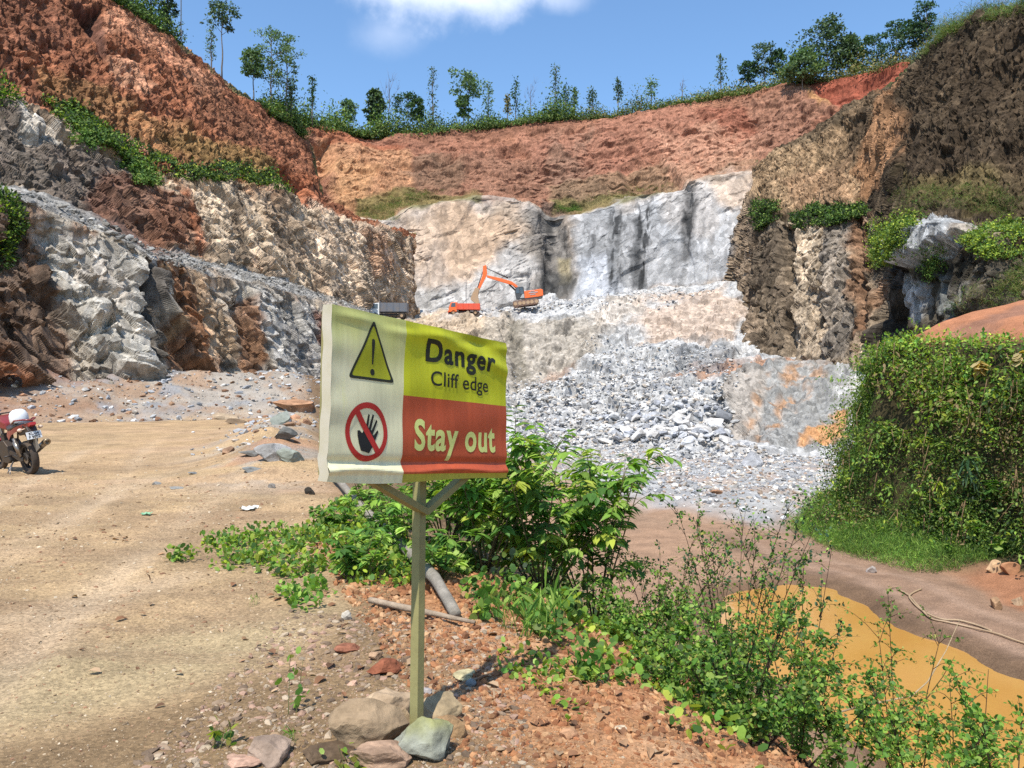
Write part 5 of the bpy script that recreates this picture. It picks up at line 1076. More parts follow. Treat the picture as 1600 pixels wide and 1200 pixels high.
# ------------------------------------------------------------------ foliage
LEAF = leaf_mat('leaf', .35); LEAFD = leaf_mat('dull_leaf', .22, .7); GRASSM = leaf_mat('grass_blade', .3, .65); BARK2 = earth_mat('stem_bark', 8, 50, bump=.4, bdist=.01)
T_DIA = (np.array([(0, 0, 0), (.5, .30, .06), (1, 0, -.05), (.5, -.30, .06)]), np.array([(0, 2, 1), (0, 3, 2)]))
T_LEAF = (np.array([(0, 0, 0), (.28, .20, .05), (.28, -.20, .05), (.62, .17, .03), (.62, -.17, .03), (1, 0, -.12), (.3, 0, 0), (.65, 0, -.03)]),
          np.array([(0, 6, 1), (0, 2, 6), (6, 7, 3), (6, 3, 1), (6, 2, 4), (6, 4, 7), (7, 5, 3), (7, 4, 5)]))
T_OVAL = (np.array([(0, 0, 0), (.25, .30, .04), (.25, -.30, .04), (.75, .30, .03), (.75, -.30, .03), (1, 0, -.03)]), np.array([(0, 2, 1), (1, 2, 4), (1, 4, 3), (3, 4, 5)]))
T_BLADE = (np.array([(0, .03, 0), (0, -.03, 0), (.5, .028, .0), (.5, -.028, .0), (.85, .012, -.10), (1, 0, -.22)]), np.array([(0, 1, 3), (0, 3, 2), (2, 3, 4), (3, 5, 4)]))
def leaves(P, D, size, col, tmpl, droop=0.0, flat=.6, seed=0):
    """leaf-shaped faces at points P growing along D"""
    r = np.random.default_rng(seed); n = len(P); D = D/(np.linalg.norm(D, axis=1, keepdims=True)+1e-9); D[:, 2] -= droop; D /= np.linalg.norm(D, axis=1, keepdims=True)+1e-9
    up = r.normal(0, 1, (n, 3))*(1-flat)+np.array([0, 0, 1])*flat*1.6; y = np.cross(up, D); y /= np.linalg.norm(y, axis=1, keepdims=True)+1e-9; z = np.cross(D, y)
    T, Fc = tmpl; s = size[:, None, None]
    V = P[:, None, :]+s*(T[None, :, 0:1]*D[:, None]+T[None, :, 1:2]*y[:, None]+T[None, :, 2:3]*z[:, None])
    Fa = (Fc[None]+(np.arange(n)*len(T))[:, None, None]).reshape(-1, 3)
    return V.reshape(-1, 3), Fa, np.repeat(col, len(T), 0)
def join(parts):
    Vs, Fs, Cs = [], [], []; k = 0
    for v, f, c in parts: Vs.append(v); Fs.append(f+k); Cs.append(c); k += len(v)
    return np.concatenate(Vs), np.concatenate(Fs), np.clip(np.concatenate(Cs), .004, .9)
def rdir(n, r, zb=0.0): d = r.normal(0, 1, (n, 3)); d /= np.linalg.norm(d, axis=1, keepdims=True); d[:, 2] += zb; return d
def pal(n, cols, r, jit=.22):
    c = np.array(cols)[r.integers(0, len(cols), n)]; return c*np.clip(1+r.normal(0, jit, (n, 1)), .4, 1.8)
K = .62
G_DARK = [lin(52, 74, 40, K, 0), lin(66, 90, 44, K, 0), lin(44, 62, 40, K, 0), lin(84, 104, 52, K, 0)]
G_MID = [lin(98, 130, 60, .72, 0), lin(118, 148, 68, .72, 0), lin(80, 112, 56, .72, 0), lin(140, 160, 76, .72, 0)]
G_BRI = [lin(128, 166, 66, .72, 0), lin(150, 184, 76, .72, 0), lin(104, 148, 62, .72, 0), lin(170, 196, 96, .72, 0), lin(90, 130, 58, .72, 0)]
G_YEL = [lin(176, 196, 66, K, 0), lin(196, 206, 84, K, 0), lin(150, 176, 60, K, 0)]
G_HILL = [lin(92, 116, 66, K, 0), lin(116, 136, 76, K, 0), lin(70, 94, 56, K, 0), lin(140, 150, 84, K, 0)]
G_BLUE = [lin(84, 116, 86, K, 0), lin(70, 104, 70, K, 0), lin(106, 134, 96, K, 0)]
T_DK = [lin(88, 110, 84, .74, 0), lin(104, 124, 92, .74, 0), lin(76, 98, 80, .74, 0), lin(118, 136, 100, .74, 0)]  # rim tree greens, greyed and lightened: distance haze put into the leaf colour
T_MD = [lin(116, 142, 98, .76, 0), lin(100, 126, 90, .76, 0), lin(134, 156, 106, .76, 0)]
G_DRY = [lin(160, 150, 96, K, 0), lin(140, 136, 80, K, 0), lin(176, 160, 110, K, 0)]
def stem_mesh(segs, n=6):
    mb = MB()
    for pts, rad in segs: mb.tube(pts, rad, n)
    return mb
def add_stem(name, segs, rgb, parent, n=6):
    o = stem_mesh(segs, n).build(name, BARK2, parent, True); at = o.data.attributes.new('Col', 'FLOAT_COLOR', 'POINT'); at.data.foreach_set('color', np.tile([*rgb, 1], len(o.data.vertices)).astype(np.float32)); return o

# ---- trees on the rim
def tree(px, pbase, ptop, width, d, kind, label, seed, cols=G_HILL, name='tree', lean=0, cat='tree', group=None):
    r = np.random.default_rng(seed); k = d/F; X0 = (px-800)*k; Z0 = EYE+(600-pbase)*k; H = (pbase-ptop)*k; W = width*k*(1.35 if kind == 'thin' else 1.0); base = np.array([X0, d, Z0])
    root = empty(name, tuple(base), 0, label, cat, group)
    top = np.array([lean*W, 0, H]); nseg = 8; tr = [np.array([0, 0, -2.0])]+[top*(i/nseg)+np.array([math.sin(i*1.3+seed)*.03*H*.3, 0, 0]) for i in range(nseg+1)]
    rb = max(.09, H*.013); rad = [rb*1.1]+[rb*(1-.85*i/nseg) for i in range(nseg+1)]; segs = [(tr, rad)]; clumps = []
    at = lambda t: top*t+np.array([math.sin(t*nseg*1.3+seed)*.03*H*.3, 0, 0])
    if kind == 'round': nb, t0, cs, nl = 15, .42, .26, 1500
    elif kind == 'airy': nb, t0, cs, nl = 20, .26, .18, 1150
    elif kind == 'thin': nb, t0, cs, nl = 18, .16, .20, 240
    elif kind == 'tuft': nb, t0, cs, nl = 10, .60, .30, 900
    elif kind == 'dense': nb, t0, cs, nl = 30, .10, .19, 2600
    else: nb, t0, cs, nl = 9, .35, 0, 0
    for i in range(nb):
        t = t0+(1-t0)*(i+.5)/nb*.98; a = i*2.4+r.uniform(0, 1); 
        prof = {'round': math.sin(math.pi*min(1, (t-t0)/(1-t0)*.85+.15)), 'airy': .55+.45*math.sin(math.pi*(t-t0)/(1-t0)), 'thin': .75-.5*t, 'tuft': .9, 'dense': math.sin(math.pi*min(1, (t-t0)/(1-t0)*.72+.24)), 'bare': .9}[kind]
        L = W*.5*prof*r.uniform(.35, 1.15); up = {'bare': .9}.get(kind, .35)*L
        st_ = at(max(0.08, t-.12 if kind != 'bare' else t*.75)); en = at(min(1, t))+np.array([math.cos(a)*L, math.sin(a)*L*.8, up*r.uniform(0, 1)]); mid = (st_+en)/2+np.array([0, 0, -.05*L])
        segs.append(([st_, mid, en], [rb*.38, rb*.25, rb*.10])); clumps.append((en, W*cs*r.uniform(.5, 1.3)))
        if kind == 'bare':
            for q_ in range(5):
                e2 = en+np.array([r.normal()*L*.35, r.normal()*L*.3, abs(r.normal())*L*.6]); segs.append(([mid*.4+en*.6, e2], [rb*.14, rb*.05]))
    if kind in ('tuft', 'round', 'dense', 'airy'): clumps.append((at(.97), W*cs))
    tc_ = lin(150, 136, 120) if kind != 'bare' else lin(150, 130, 120)
    add_stem('trunk', segs, tc_, root, 6)
    if nl:
        nc = len(clumps); per = nl//nc; parts = []
        sz = (.17 if kind in ('airy', 'thin') else .2)*max(1, d/90)*(1.1 if kind == 'dense' else 1)
        for c, s in clumps:
            q_ = r.normal(0, 1, (per, 3)); q_ /= np.linalg.norm(q_, axis=1, keepdims=True); q_ *= (r.random((per, 1))**.5)*s*np.array([1.1, 1.1, .55 if kind != 'thin' else 1.1])*(1+.6*fbm(q_+c, .5, 2, seed)[:, None]); P = c+q_
            parts.append(leaves(P, rdir(per, r, -.1)+q_/s, r.uniform(.7, 1.4, per)*sz*1.6, pal(per, cols, r), T_DIA, 0, .5, seed))
        V, Fc, Cc = join(parts); link('crown', make_mesh('crown', V, Fc, Cc, False, [LEAFD]), root)
    return root
rows = [
 (347, 100, 4, 36, 89, 'tuft', 'tall slim tree with a dark tufted crown high on the left rim', T_DK), (330, 96, 40, 20, 90, 'thin', 'thin sparse tree just left of the tall tufted tree', T_MD),
 (396, 142, 80, 38, 97, 'round', 'short bushy green tree at the left of the group of three', T_MD), (424, 152, 44, 54, 98, 'airy', 'tall airy pale tree in the middle of the group of three', T_MD),
 (448, 160, 56, 46, 100, 'airy', 'airy tree at the right of the group of three with a bare twiggy top', T_MD), (455, 162, 132, 14, 101, 'thin', 'small thin sapling under the airy trees on the left rim', T_MD), (488, 168, 119, 14, 108, 'thin', 'lone slender sapling on the slope right of the airy trees', G_BLUE),
 (545, 192, 158, 22, 148, 'airy', 'small spindly tree left of the dark oval one', T_MD), (586, 192, 142, 26, 148, 'dense', 'small dark oval tree beside the bare tree', T_DK), (608, 194, 122, 40, 149, 'bare', 'bare leafless tree on the far rim', G_DRY),
 (636, 195, 147, 42, 149, 'airy', 'rounded pale tree right of the bare tree', G_BLUE), (653, 195, 156, 20, 150, 'airy', 'narrow dark tree joined to the rounded pale one', T_MD), (676, 192, 104, 16, 150, 'thin', 'very tall thin sparse tree at the middle of the far rim', T_DK),
 (732, 186, 121, 44, 151, 'tuft', 'leaning tree with a flat green crown on the far rim', T_MD), (724, 187, 150, 20, 150, 'airy', 'low leafy tree under the leaning crown', T_MD), (763, 182, 129, 18, 151, 'thin', 'sparse twiggy tree right of the leaning crown', T_MD),
 (793, 176, 148, 10, 151, 'thin', 'tiny bare sapling left of the two pale saplings', G_DRY), (806, 176, 124, 16, 151, 'thin', 'slim sapling with a leafy top before the pale bare one', G_BLUE), (829, 174, 131, 20, 151, 'bare', 'pale bare little tree on the far rim', G_DRY),
 (868, 166, 102, 18, 150, 'thin', 'tall sparse tree right of centre on the far rim', T_DK), (884, 166, 134, 20, 150, 'thin', 'shorter sparse tree against the tall one right of centre', G_BLUE), (898, 166, 137, 12, 150, 'thin', 'pale twig like sapling right of the sparse pair', T_MD),
 (925, 166, 139, 16, 150, 'thin', 'low broken looking sapling on the far rim', T_DK), (966, 158, 124, 14, 148, 'thin', 'small slim sapling alone on the rising rim', T_DK), (1018, 152, 124, 20, 146, 'thin', 'small bushy tree on the rising rim', T_MD),
 (1066, 144, 128, 16, 144, 'bare', 'pale tiny tree between the bushy one and the slim sapling', G_DRY), (1126, 134, 86, 16, 140, 'thin', 'slim dark sapling left of the wide airy tree', T_DK),
 (1195, 128, 68, 34, 136, 'airy', 'tall airy tree left of the large dark tree', T_DK), (1170, 130, 98, 28, 137, 'airy', 'pale low tree left of the tall airy one', G_BLUE), (1216, 128, 78, 26, 136, 'airy', 'airy tree close behind the tall airy one', G_BLUE),
 (1292, 116, 32, 82, 130, 'dense', 'large dark spreading tree on the right rim', T_DK), (1254, 124, 84, 54, 128, 'dense', 'wide low dark tree in front of the large spreading one', T_MD), (1326, 112, 58, 44, 130, 'dense', 'dark tree touching the right side of the large spreading one', T_DK),
 (1366, 108, 56, 40, 126, 'airy', 'grey green tree right of the large dark tree', G_BLUE), (1400, 98, 34, 44, 122, 'airy', 'pale branching tree beside the right hillside', G_BLUE), (1428, 92, 36, 50, 118, 'round', 'pale rounded tree against the right hillside', G_BLUE), (1448, 70, 4, 36, 116, 'airy', 'tall feathery tree above the right hillside', G_BLUE),
 (262, 46, -8, 26, 84, 'airy', 'small twiggy tree by the pole on the left rim', T_DK), (236, 30, -50, 40, 82, 'round', 'dark tree cut by the top of the picture on the left rim', T_DK), (204, 14, -70, 44, 80, 'round', 'dark tree furthest left on the rim', T_DK)]
for i_, (px, pb, ptp, w, d, kd, lab, cl) in enumerate(rows): tree(px, pb+6, ptp, w, d, kd, lab, 100+i_, cl)

# ---- plant masses on rims, ledges and banks
def mass(name, pts, nrm, n_per, size, cols, label, tmpl=T_DIA, spread=.5, height=.6, zb=.5, mat=None, seed=1, jit=.25, flat=.4, kind='stuff', clump=1.2):
    r = np.random.default_rng(seed); P = np.repeat(pts, n_per, 0); n = len(P); lump = np.clip(.5+1.7*fbm(P, clump, 3, seed), .08, 2.0)
    P = P+r.normal(0, spread, (n, 3))*[1, 1, .3]; P[:, 2] += np.abs(r.normal(0, height, n))*lump
    D = rdir(n, r, zb); c = pal(n, cols, r, jit)*(1+.35*fbm(P, clump*2.2, 2, seed+4)[:, None])
    V, Fc, Cc = join([leaves(P, D, size*r.uniform(.6, 1.4, n), c, tmpl, 0, flat, seed)])
    o = link(name, make_mesh(name, V, Fc, Cc, False, [mat or LEAFD])); tag(o, label, kind=kind); return o
def rim_line(rows_, r5, dz=0.0, dd=1.5, n=600, x0=None, x1=None):
    R = np.array(rows_[r5], float); xs = np.sort(rng.uniform(x0, x1, n)); py = np.interp(xs, R[:, 0], R[:, 1]); d = np.interp(xs, R[:, 0], R[:, 2])+dd*rng.random(n)*3
    return np.stack([(xs-800)/F*d, d, EYE-(py-600)/F*d+dz], 1)
mass('rim_undergrowth', rim_line(BACK_ROWS, 5, -.2, 1.6, 2200, 410, 900), None, 18, .42, G_MID+G_HILL, 'dense green shrubs along the rim above the far face', spread=.9, height=2.2, seed=11, clump=4)
mass('rim_undergrowth', rim_line(BACK_ROWS, 5, -.3, 1.4, 900, 900, 1270), None, 13, .36, G_HILL+G_DRY+G_MID, 'grass and low shrubs on the rising rim', spread=.8, height=1.5, seed=12, clump=4)
mass('rim_undergrowth', rim_line(BACK_ROWS, 5, -.3, 1.6, 700, 1240, 1460), None, 12, .34, G_HILL+G_DRY, 'pale grass above the red scarp at the right', spread=.8, height=1.6, seed=13, clump=3)
mass('rim_undergrowth', rim_line(LEFT_ROWS, 5, -.2, 1.4, 800, 120, 275), None, 14, .26, G_MID+G_DARK, 'green shrubs on the rim at the upper left', spread=.6, height=1.3, seed=14, clump=3)
mass('rim_undergrowth', rim_line(LEFT_ROWS, 5, -.3, 1.2, 600, 405, 470), None, 14, .30, G_MID+G_HILL, 'shrubs where the left rim drops to the far rim', spread=.6, height=1.5, seed=15, clump=3)
mass('rim_undergrowth', rim_line(RIGHT_ROWS, 5, -.4, 1.0, 1300, 1452, 1700), None, 16, .42, G_HILL+G_DRY+G_MID, 'long pale grass hanging over the right hillside', T_BLADE, .5, .9, .6, GRASSM, 16, clump=2)
for lab, S, poly, n, per, sz, cl, tm in (
 ('bright green grass along the ledge over the left upper rock face', S_LEFT, [(60,150),(110,166),(180,212),(250,244),(300,262),(350,258),(420,272),(458,300),(440,304),(370,280),(300,284),(240,268),(150,222),(80,178)], 1500, 13, .24, G_MID+G_MID+G_YEL+G_DARK+G_DARK+G_DARK, T_DIA),
 ('dark creepers hanging below the left ledge', S_LEFT, [(180,240),(240,268),(250,290),(215,285)], 500, 10, .22, G_MID, T_DIA),
 ('dark creepers hanging below the left ledge further along', S_LEFT, [(100,170),(170,215),(180,240),(130,225)], 500, 10, .22, G_MID, T_DIA),
 ('olive grass at the left foot of the far soil slope', S_BACK, [(560,330),(640,304),(700,298),(650,316),(610,344),(580,346)], 700, 10, .30, G_MID+G_DRY, T_BLADE),
 ('green patch above the dark recess of the far face', S_BACK, [(862,320),(900,318),(905,328),(868,334)], 260, 12, .32, G_MID, T_BLADE),
 ('thin grass along the top of the far rock face', S_BACK, [(900,315),(1060,282),(1060,290),(910,326)], 400, 8, .26, G_DRY+G_MID, T_BLADE),
 ('dark green bush clinging at the left of the right rock columns', S_RIGHT, [(1174,318),(1212,318),(1214,345),(1184,360)], 420, 14, .30, G_DARK+G_MID, T_DIA),
 ('dark green bushes along the shelf over the right rock columns', S_RIGHT, [(1238,338),(1262,322),(1350,322),(1358,340),(1300,350),(1245,352)], 1100, 14, .28, G_DARK+G_MID, T_DIA),
 ('yellow green creepers left of the pale outcrop', S_RIGHT, [(1362,350),(1400,340),(1442,338),(1420,370),(1395,420),(1362,420)], 1500, 12, .20, G_MID+G_YEL, T_DIA),
 ('creepers hanging on the right of the pale outcrop', S_RIGHT, [(1510,370),(1560,350),(1600,350),(1600,400),(1540,400)], 1100, 12, .18, G_MID+G_YEL, T_DIA),
 ('climbing weeds on the dark rock below the outcrop', S_RIGHT, [(1440,385),(1475,375),(1460,430),(1440,450)], 500, 10, .15, G_MID, T_DIA),
 ('olive weeds above the pale outcrop', S_RIGHT, [(1400,300),(1540,290),(1600,310),(1590,345),(1480,325),(1400,340)], 1300, 7, .22, G_DRY+G_MID, T_BLADE),
 ('dry grass above the red mound on the right', S_RIGHT, [(1500,470),(1620,420),(1620,480),(1480,490)], 500, 9, .32, G_DRY+G_MID, T_BLADE)):
    p, _ = pick(S, poly, n, 5, .7); 
    if len(p): mass('ledge_vegetation', p, None, per, sz, cl, lab, tm, .22, .38 if tm is T_BLADE else .3, .5, GRASSM if tm is T_BLADE else LEAFD, 20+n % 50, clump=1.5)

# ---- the overgrown bank on the right: bush mass and grass apron
r = np.random.default_rng(5); n = 880
yb = r.uniform(12, 37, n); t = r.random(n); sb = apron(yb)-.2+t*1.9; xb = toe_x(yb)+sb
Cc0 = np.stack([xb, yb, ground_z(xb, yb, False)], 1); big = .4+1.25*r.random(n)**3.2; Cc0[:, 0] -= .15+.5*r.random(n)*big; Cc0[:, 1] -= .2*big; Cc0[:, 2] -= .25*sstep(.7, 1, t)*big
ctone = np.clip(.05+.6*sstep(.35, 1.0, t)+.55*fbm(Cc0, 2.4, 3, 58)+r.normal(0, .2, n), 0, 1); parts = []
hole = fbm(Cc0, 1.5, 2, 59) < -.33
for i_ in range(n):
    if hole[i_]: continue
    m_ = int(150*big[i_]**1.6*(1 if yb[i_] > 16 else .4))+30; q_ = rdir(m_, r); q_ /= np.linalg.norm(q_, axis=1, keepdims=True); q_ *= (r.random((m_, 1))**.33)*big[i_]*np.array([.85, .85, .7])*(1+.35*fbm(q_+i_, .6, 2, 1)[:, None])
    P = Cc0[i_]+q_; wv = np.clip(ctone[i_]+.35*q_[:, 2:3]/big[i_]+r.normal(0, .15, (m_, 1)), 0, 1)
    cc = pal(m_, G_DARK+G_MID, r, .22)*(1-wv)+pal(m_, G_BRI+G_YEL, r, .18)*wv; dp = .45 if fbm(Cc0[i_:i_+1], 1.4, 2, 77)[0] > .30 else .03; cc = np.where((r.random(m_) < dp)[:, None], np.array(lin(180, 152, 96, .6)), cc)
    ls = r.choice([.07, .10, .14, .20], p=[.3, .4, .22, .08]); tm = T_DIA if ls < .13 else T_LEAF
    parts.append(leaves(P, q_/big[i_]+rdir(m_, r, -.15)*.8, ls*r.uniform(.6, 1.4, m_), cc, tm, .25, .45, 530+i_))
SG = [];
for i_ in range(260):       # long shoots standing out of the mass
    k_ = r.integers(0, n); a0 = Cc0[k_]; dd = np.array([-.6, -.7, .35])+r.normal(0, .5, 3); L_ = r.uniform(.6, 1.5); m_ = 26; tt = r.random((m_, 1)); P = a0+dd*L_*tt*1.1-np.array([0, 0, 1])*(tt**2)*L_*.35+r.normal(0, .05, (m_, 3))
    parts.append(leaves(P, rdir(m_, r, 0)+dd*.5, r.uniform(.09, .20, m_), pal(m_, G_BRI+G_YEL+G_MID, r, .2), T_LEAF, .35, .6, 900+i_))
V, Fc, Cc = join(parts)
for i_ in range(170):
    k_ = r.integers(0, n); a0 = Cc0[k_]+[-.35, -.35, .3]; L_ = r.uniform(.7, 1.8); SG.append(([a0, a0+[-.15+r.normal()*.1, -.15, -L_*.5], a0+[-.12+r.normal()*.2, -.1, -L_]], [.014, .011, .006]))
sg_ = add_stem('hanging_stems', SG, lin(150, 120, 82), None, 4); tag(sg_, 'dry brown stems hanging down the overgrown bank', kind='stuff')
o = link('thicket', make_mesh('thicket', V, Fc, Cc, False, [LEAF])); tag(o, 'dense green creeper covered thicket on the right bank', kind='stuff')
n = 14000; yb = r.uniform(22.6, 38, n); sb = r.random(n)*(apron(yb)+.9)-.3; xb = toe_x(yb)+sb+r.normal(0, .2, n); P = np.stack([xb, yb, ground_z(xb, yb, False)], 1); P = np.repeat(P, 6, 0); nn = len(P); P = P+r.normal(0, .08, P.shape)*[1, 1, .0]; P[:, 2] += np.abs(r.normal(0, .16, nn))*np.clip(.6+fbm(P, .9, 3, 54), .1, 1.5)
V, Fc, Cc = join([leaves(P, rdir(nn, r, 1.0), r.uniform(.08, .24, nn), pal(nn, G_BRI+G_MID, r, .25)*(1+.45*fbm(P, 1.0, 2, 55)[:, None]), T_BLADE, 0, .3, 56)])
V = V; o = link('grass_bank', make_mesh('grass_bank', V, Fc, Cc, False, [GRASSM])); tag(o, 'bright green grass sloping down from the thicket to the wheel track', kind='stuff')
# top of the bank
n = 700; yb = r.uniform(20, 38, n); xb = toe_x(yb)+apron(yb)+1.3+r.random(n)**2*1.0; P = np.stack([xb, yb, ground_z(xb, yb, False)], 1)
mass('bank_top_creepers', P, None, 14, .14, G_BRI+G_YEL, 'yellow green creepers spilling over the top of the bank', spread=.35, height=.22, seed=57, mat=LEAF)
# left edge shrubs
for j, (px, py, d, s, lab) in enumerate(((-2, 345, 37.2, 1.5, 'dark leafy shrub at the left edge on the lower bench'), (-14, 395, 36.6, 1.3, 'green shrub under the other one at the left edge'), (2, 165, 51, 1.7, 'dark shrub at the left edge on the upper ledge'))):
    c = np.array([(px-800)/F*d, d, EYE-(py-600)/F*d]); root = empty('shrub', tuple(c-[0, 0, s]), 0, lab, 'shrub'); per = 2600; q_ = rdir(per, r); q_ *= (r.random((per, 1))**.45)*s*np.array([.8, .6, 1.1])*(1+.3*fbm(q_, .5, 2, j)[:, None]); 
    V, Fc, Cc = join([leaves(q_+[0, 0, s], q_+rdir(per, r, .3)*.6, r.uniform(.12, .26, per), pal(per, G_MID+G_DARK+[G_YEL[0]], r, .25), T_DIA, .1, .4, 60+j)]); link('foliage', make_mesh('foliage', V, Fc, Cc, False, [LEAF]), root)
    add_stem('stem', [([np.array([0, 0, -.3]), np.array([.1*k_, .1, s*.9])], [.04, .015]) for k_ in (-2, 0, 2, 4)], lin(110, 90, 60), root, 5)

# ---- individual plants
def bend(a, b, sag, n=6):
    a, b = np.array(a, float), np.array(b, float); return [a*(1-t)+b*t+np.array([0, 0, sag*4*t*(1-t)]) for t in np.linspace(0, 1, n)]
def branch_shrub(name, base, spread, height, nst, lab, seed, leafsize, tmpl, cols, per, kind='small', sub=7, stemcol=lin(110, 84, 60), rad=.010, droop=.1, lean=(0, 0), cat='shrub', sprays=None, flat=.4):
    r = np.random.default_rng(seed); base = np.array(base, float); root = empty(name, tuple(base), 0, lab, cat); segs, parts = [], []
    for s in range(nst):
        a = 2*math.pi*(s/nst)+r.uniform(-.4, .4); L = r.uniform(.35, 1)*spread; h = height*r.uniform(.6, 1.0); tip = np.array([math.cos(a)*L+lean[0]*h, math.sin(a)*L+lean[1]*h, h])
        main = bend((r.normal(0, .03), r.normal(0, .03), -.05), tip, r.uniform(.0, .12)*height, 8); segs.append((main, list(np.linspace(rad, rad*.3, 8))))
        for q_ in range(sub):
            t = r.uniform(.30, 1.0); i0 = min(int(t*7), 6); p0 = main[i0]*(1-(t*7-i0))+main[i0+1]*(t*7-i0) if i0 < 7 else main[7]
            dd = rdir(1, r, .35)[0]; dd[2] = abs(dd[2])*.7; l2 = r.uniform(.14, .42)*height*.55; e = p0+dd*l2
            tw = bend(p0, e, .03*height, 5); segs.append((tw, list(np.linspace(rad*.4, rad*.12, 5))))
            if kind == 'small':
                m_ = per; tt = r.random(m_); P = p0[None]*(1-tt[:, None])+e[None]*tt[:, None]+np.array([0, 0, 1])*(.03*height*4*tt*(1-tt))[:, None]; P = P+r.normal(0, leafsize*.45, P.shape)
                D = rdir(m_, r, .1)+dd*.5; c = pal(m_, cols, r, .2)
                c = np.where((r.random(m_) < .05)[:, None], np.array(lin(206, 196, 70, .6)), c); parts.append(leaves(P, D, leafsize*r.uniform(.6, 1.25, m_), c, tmpl, droop, flat, seed+q_))
            else:      # rows of pointed leaflets hanging from the twig
                m_ = per; tt = np.linspace(.12, 1, m_); side = np.where(np.arange(m_) % 2, 1, -1); P = p0[None]*(1-tt[:, None])+e[None]*tt[:, None]+np.array([0, 0, 1])*(.03*height*4*tt*(1-tt))[:, None]
                lat = np.cross(dd, [0, 0, 1]); lat /= np.linalg.norm(lat)+1e-6; D = lat[None]*side[:, None]*.8+dd[None]*.7+r.normal(0, .18, (m_, 3)); base_c = pal(1, cols, r, .15)[0]; c = base_c*np.clip(1+r.normal(0, .1, (m_, 1)), .5, 1.5)
                parts.append(leaves(P, D, leafsize*r.uniform(.75, 1.15, m_)*np.interp(tt, [0, .5, 1], [.8, 1, .85]), c, tmpl, droop, .75, seed+q_))
    add_stem('stem', segs, stemcol, root, 5); V, Fc, Cc = join(parts); link('foliage', make_mesh('foliage', V, Fc, Cc, False, [LEAF]), root); return root
def GB(px, py): p = G(px, py); return p
# the leafy drooping shrub beside the sign
for j, (px, d, hh, sp_, n_, lab) in enumerate(((845, 7.4, 1.55, 1.15, 17, 'large leafy shrub with drooping pointed leaves right of the sign'), (760, 7.2, 1.3, .9, 13, 'leafy shrub with hanging leaflets just behind the post'), (925, 7.7, 1.85, .75, 9, 'tall leafy shoots at the right of the drooping shrub'), (700, 8.8, 1.6, .9, 11, 'leafy green shrub hidden partly behind the board'))):
    x = (px-800)/F*d; branch_shrub('leafy_shrub', (x, d, gzq(x, d)), sp_, hh, n_, lab, 300+j, .15, T_LEAF, G_BRI+G_BRI+G_YEL[:2], 10, 'pinnate', 12, lin(120, 110, 66), .011, .55)
# small-leaved shrubs on the slope
for j, (px, d, pt_, sp_, n_, lab, cl) in enumerate((
 (1150, 4.6, 930, .60, 9, 'open small leaved shrub with dark stems in the middle of the slope', G_MID), (1010, 6.6, 905, .62, 10, 'dense small leaved shrub below the drooping one', G_MID), (1205, 5.2, 925, .60, 6, 'tall thin stemmed shrub in front of the pool', G_MID),
 (1030, 8.2, 835, .75, 9, 'small leaved shrub standing on a thin trunk by the pit floor', G_BLUE), (1150, 7.6, 780, .95, 11, 'feathery shrub reaching above the pool edge', G_BLUE), (1320, 5.4, 1040, .55, 5, 'sparse shrub at the bottom edge before the pool', G_MID),
 (1060, 4.9, 1010, .50, 8, 'low spreading shrub at the top of the slope', G_MID), (1440, 4.5, 1085, .55, 9, 'bushy green shrub at the bottom edge right of the pale branch', G_BRI), (1580, 4.7, 1055, .6, 9, 'shrub in the bottom right corner', G_BRI),
 (960, 6.2, 950, .45, 8, 'small shrub at the foot of the drooping one', G_BRI), (1180, 4.2, 1060, .50, 9, 'dense low shrub at the bottom edge of the slope', G_MID), (1250, 7.2, 845, .60, 6, 'wispy shrub in front of the left end of the pool', G_BLUE), (1400, 6.4, 945, .50, 4, 'thin twiggy shrub standing before the middle of the pool', G_MID),
 (1510, 5.6, 1010, .50, 3, 'few leaved twigs rising before the right part of the pool', G_MID), (1090, 5.8, 960, .60, 9, 'rounded green shrub between the slope and the pit floor', G_BRI), (1250, 4.4, 1080, .45, 6, 'spindly shrub leaning over the lower slope', G_MID))):
    x = (px-800)/F*d; z = gzq(x, d); hh = EYE-(pt_-600)/F*d-z
    branch_shrub('small_leaved_shrub', (x, d, z), sp_, hh, n_, lab, 340+j, .030+.003*(j % 3), T_OVAL, cl+G_BRI[:3], 16, 'small', 14, lin(92, 70, 52), .007, .1)
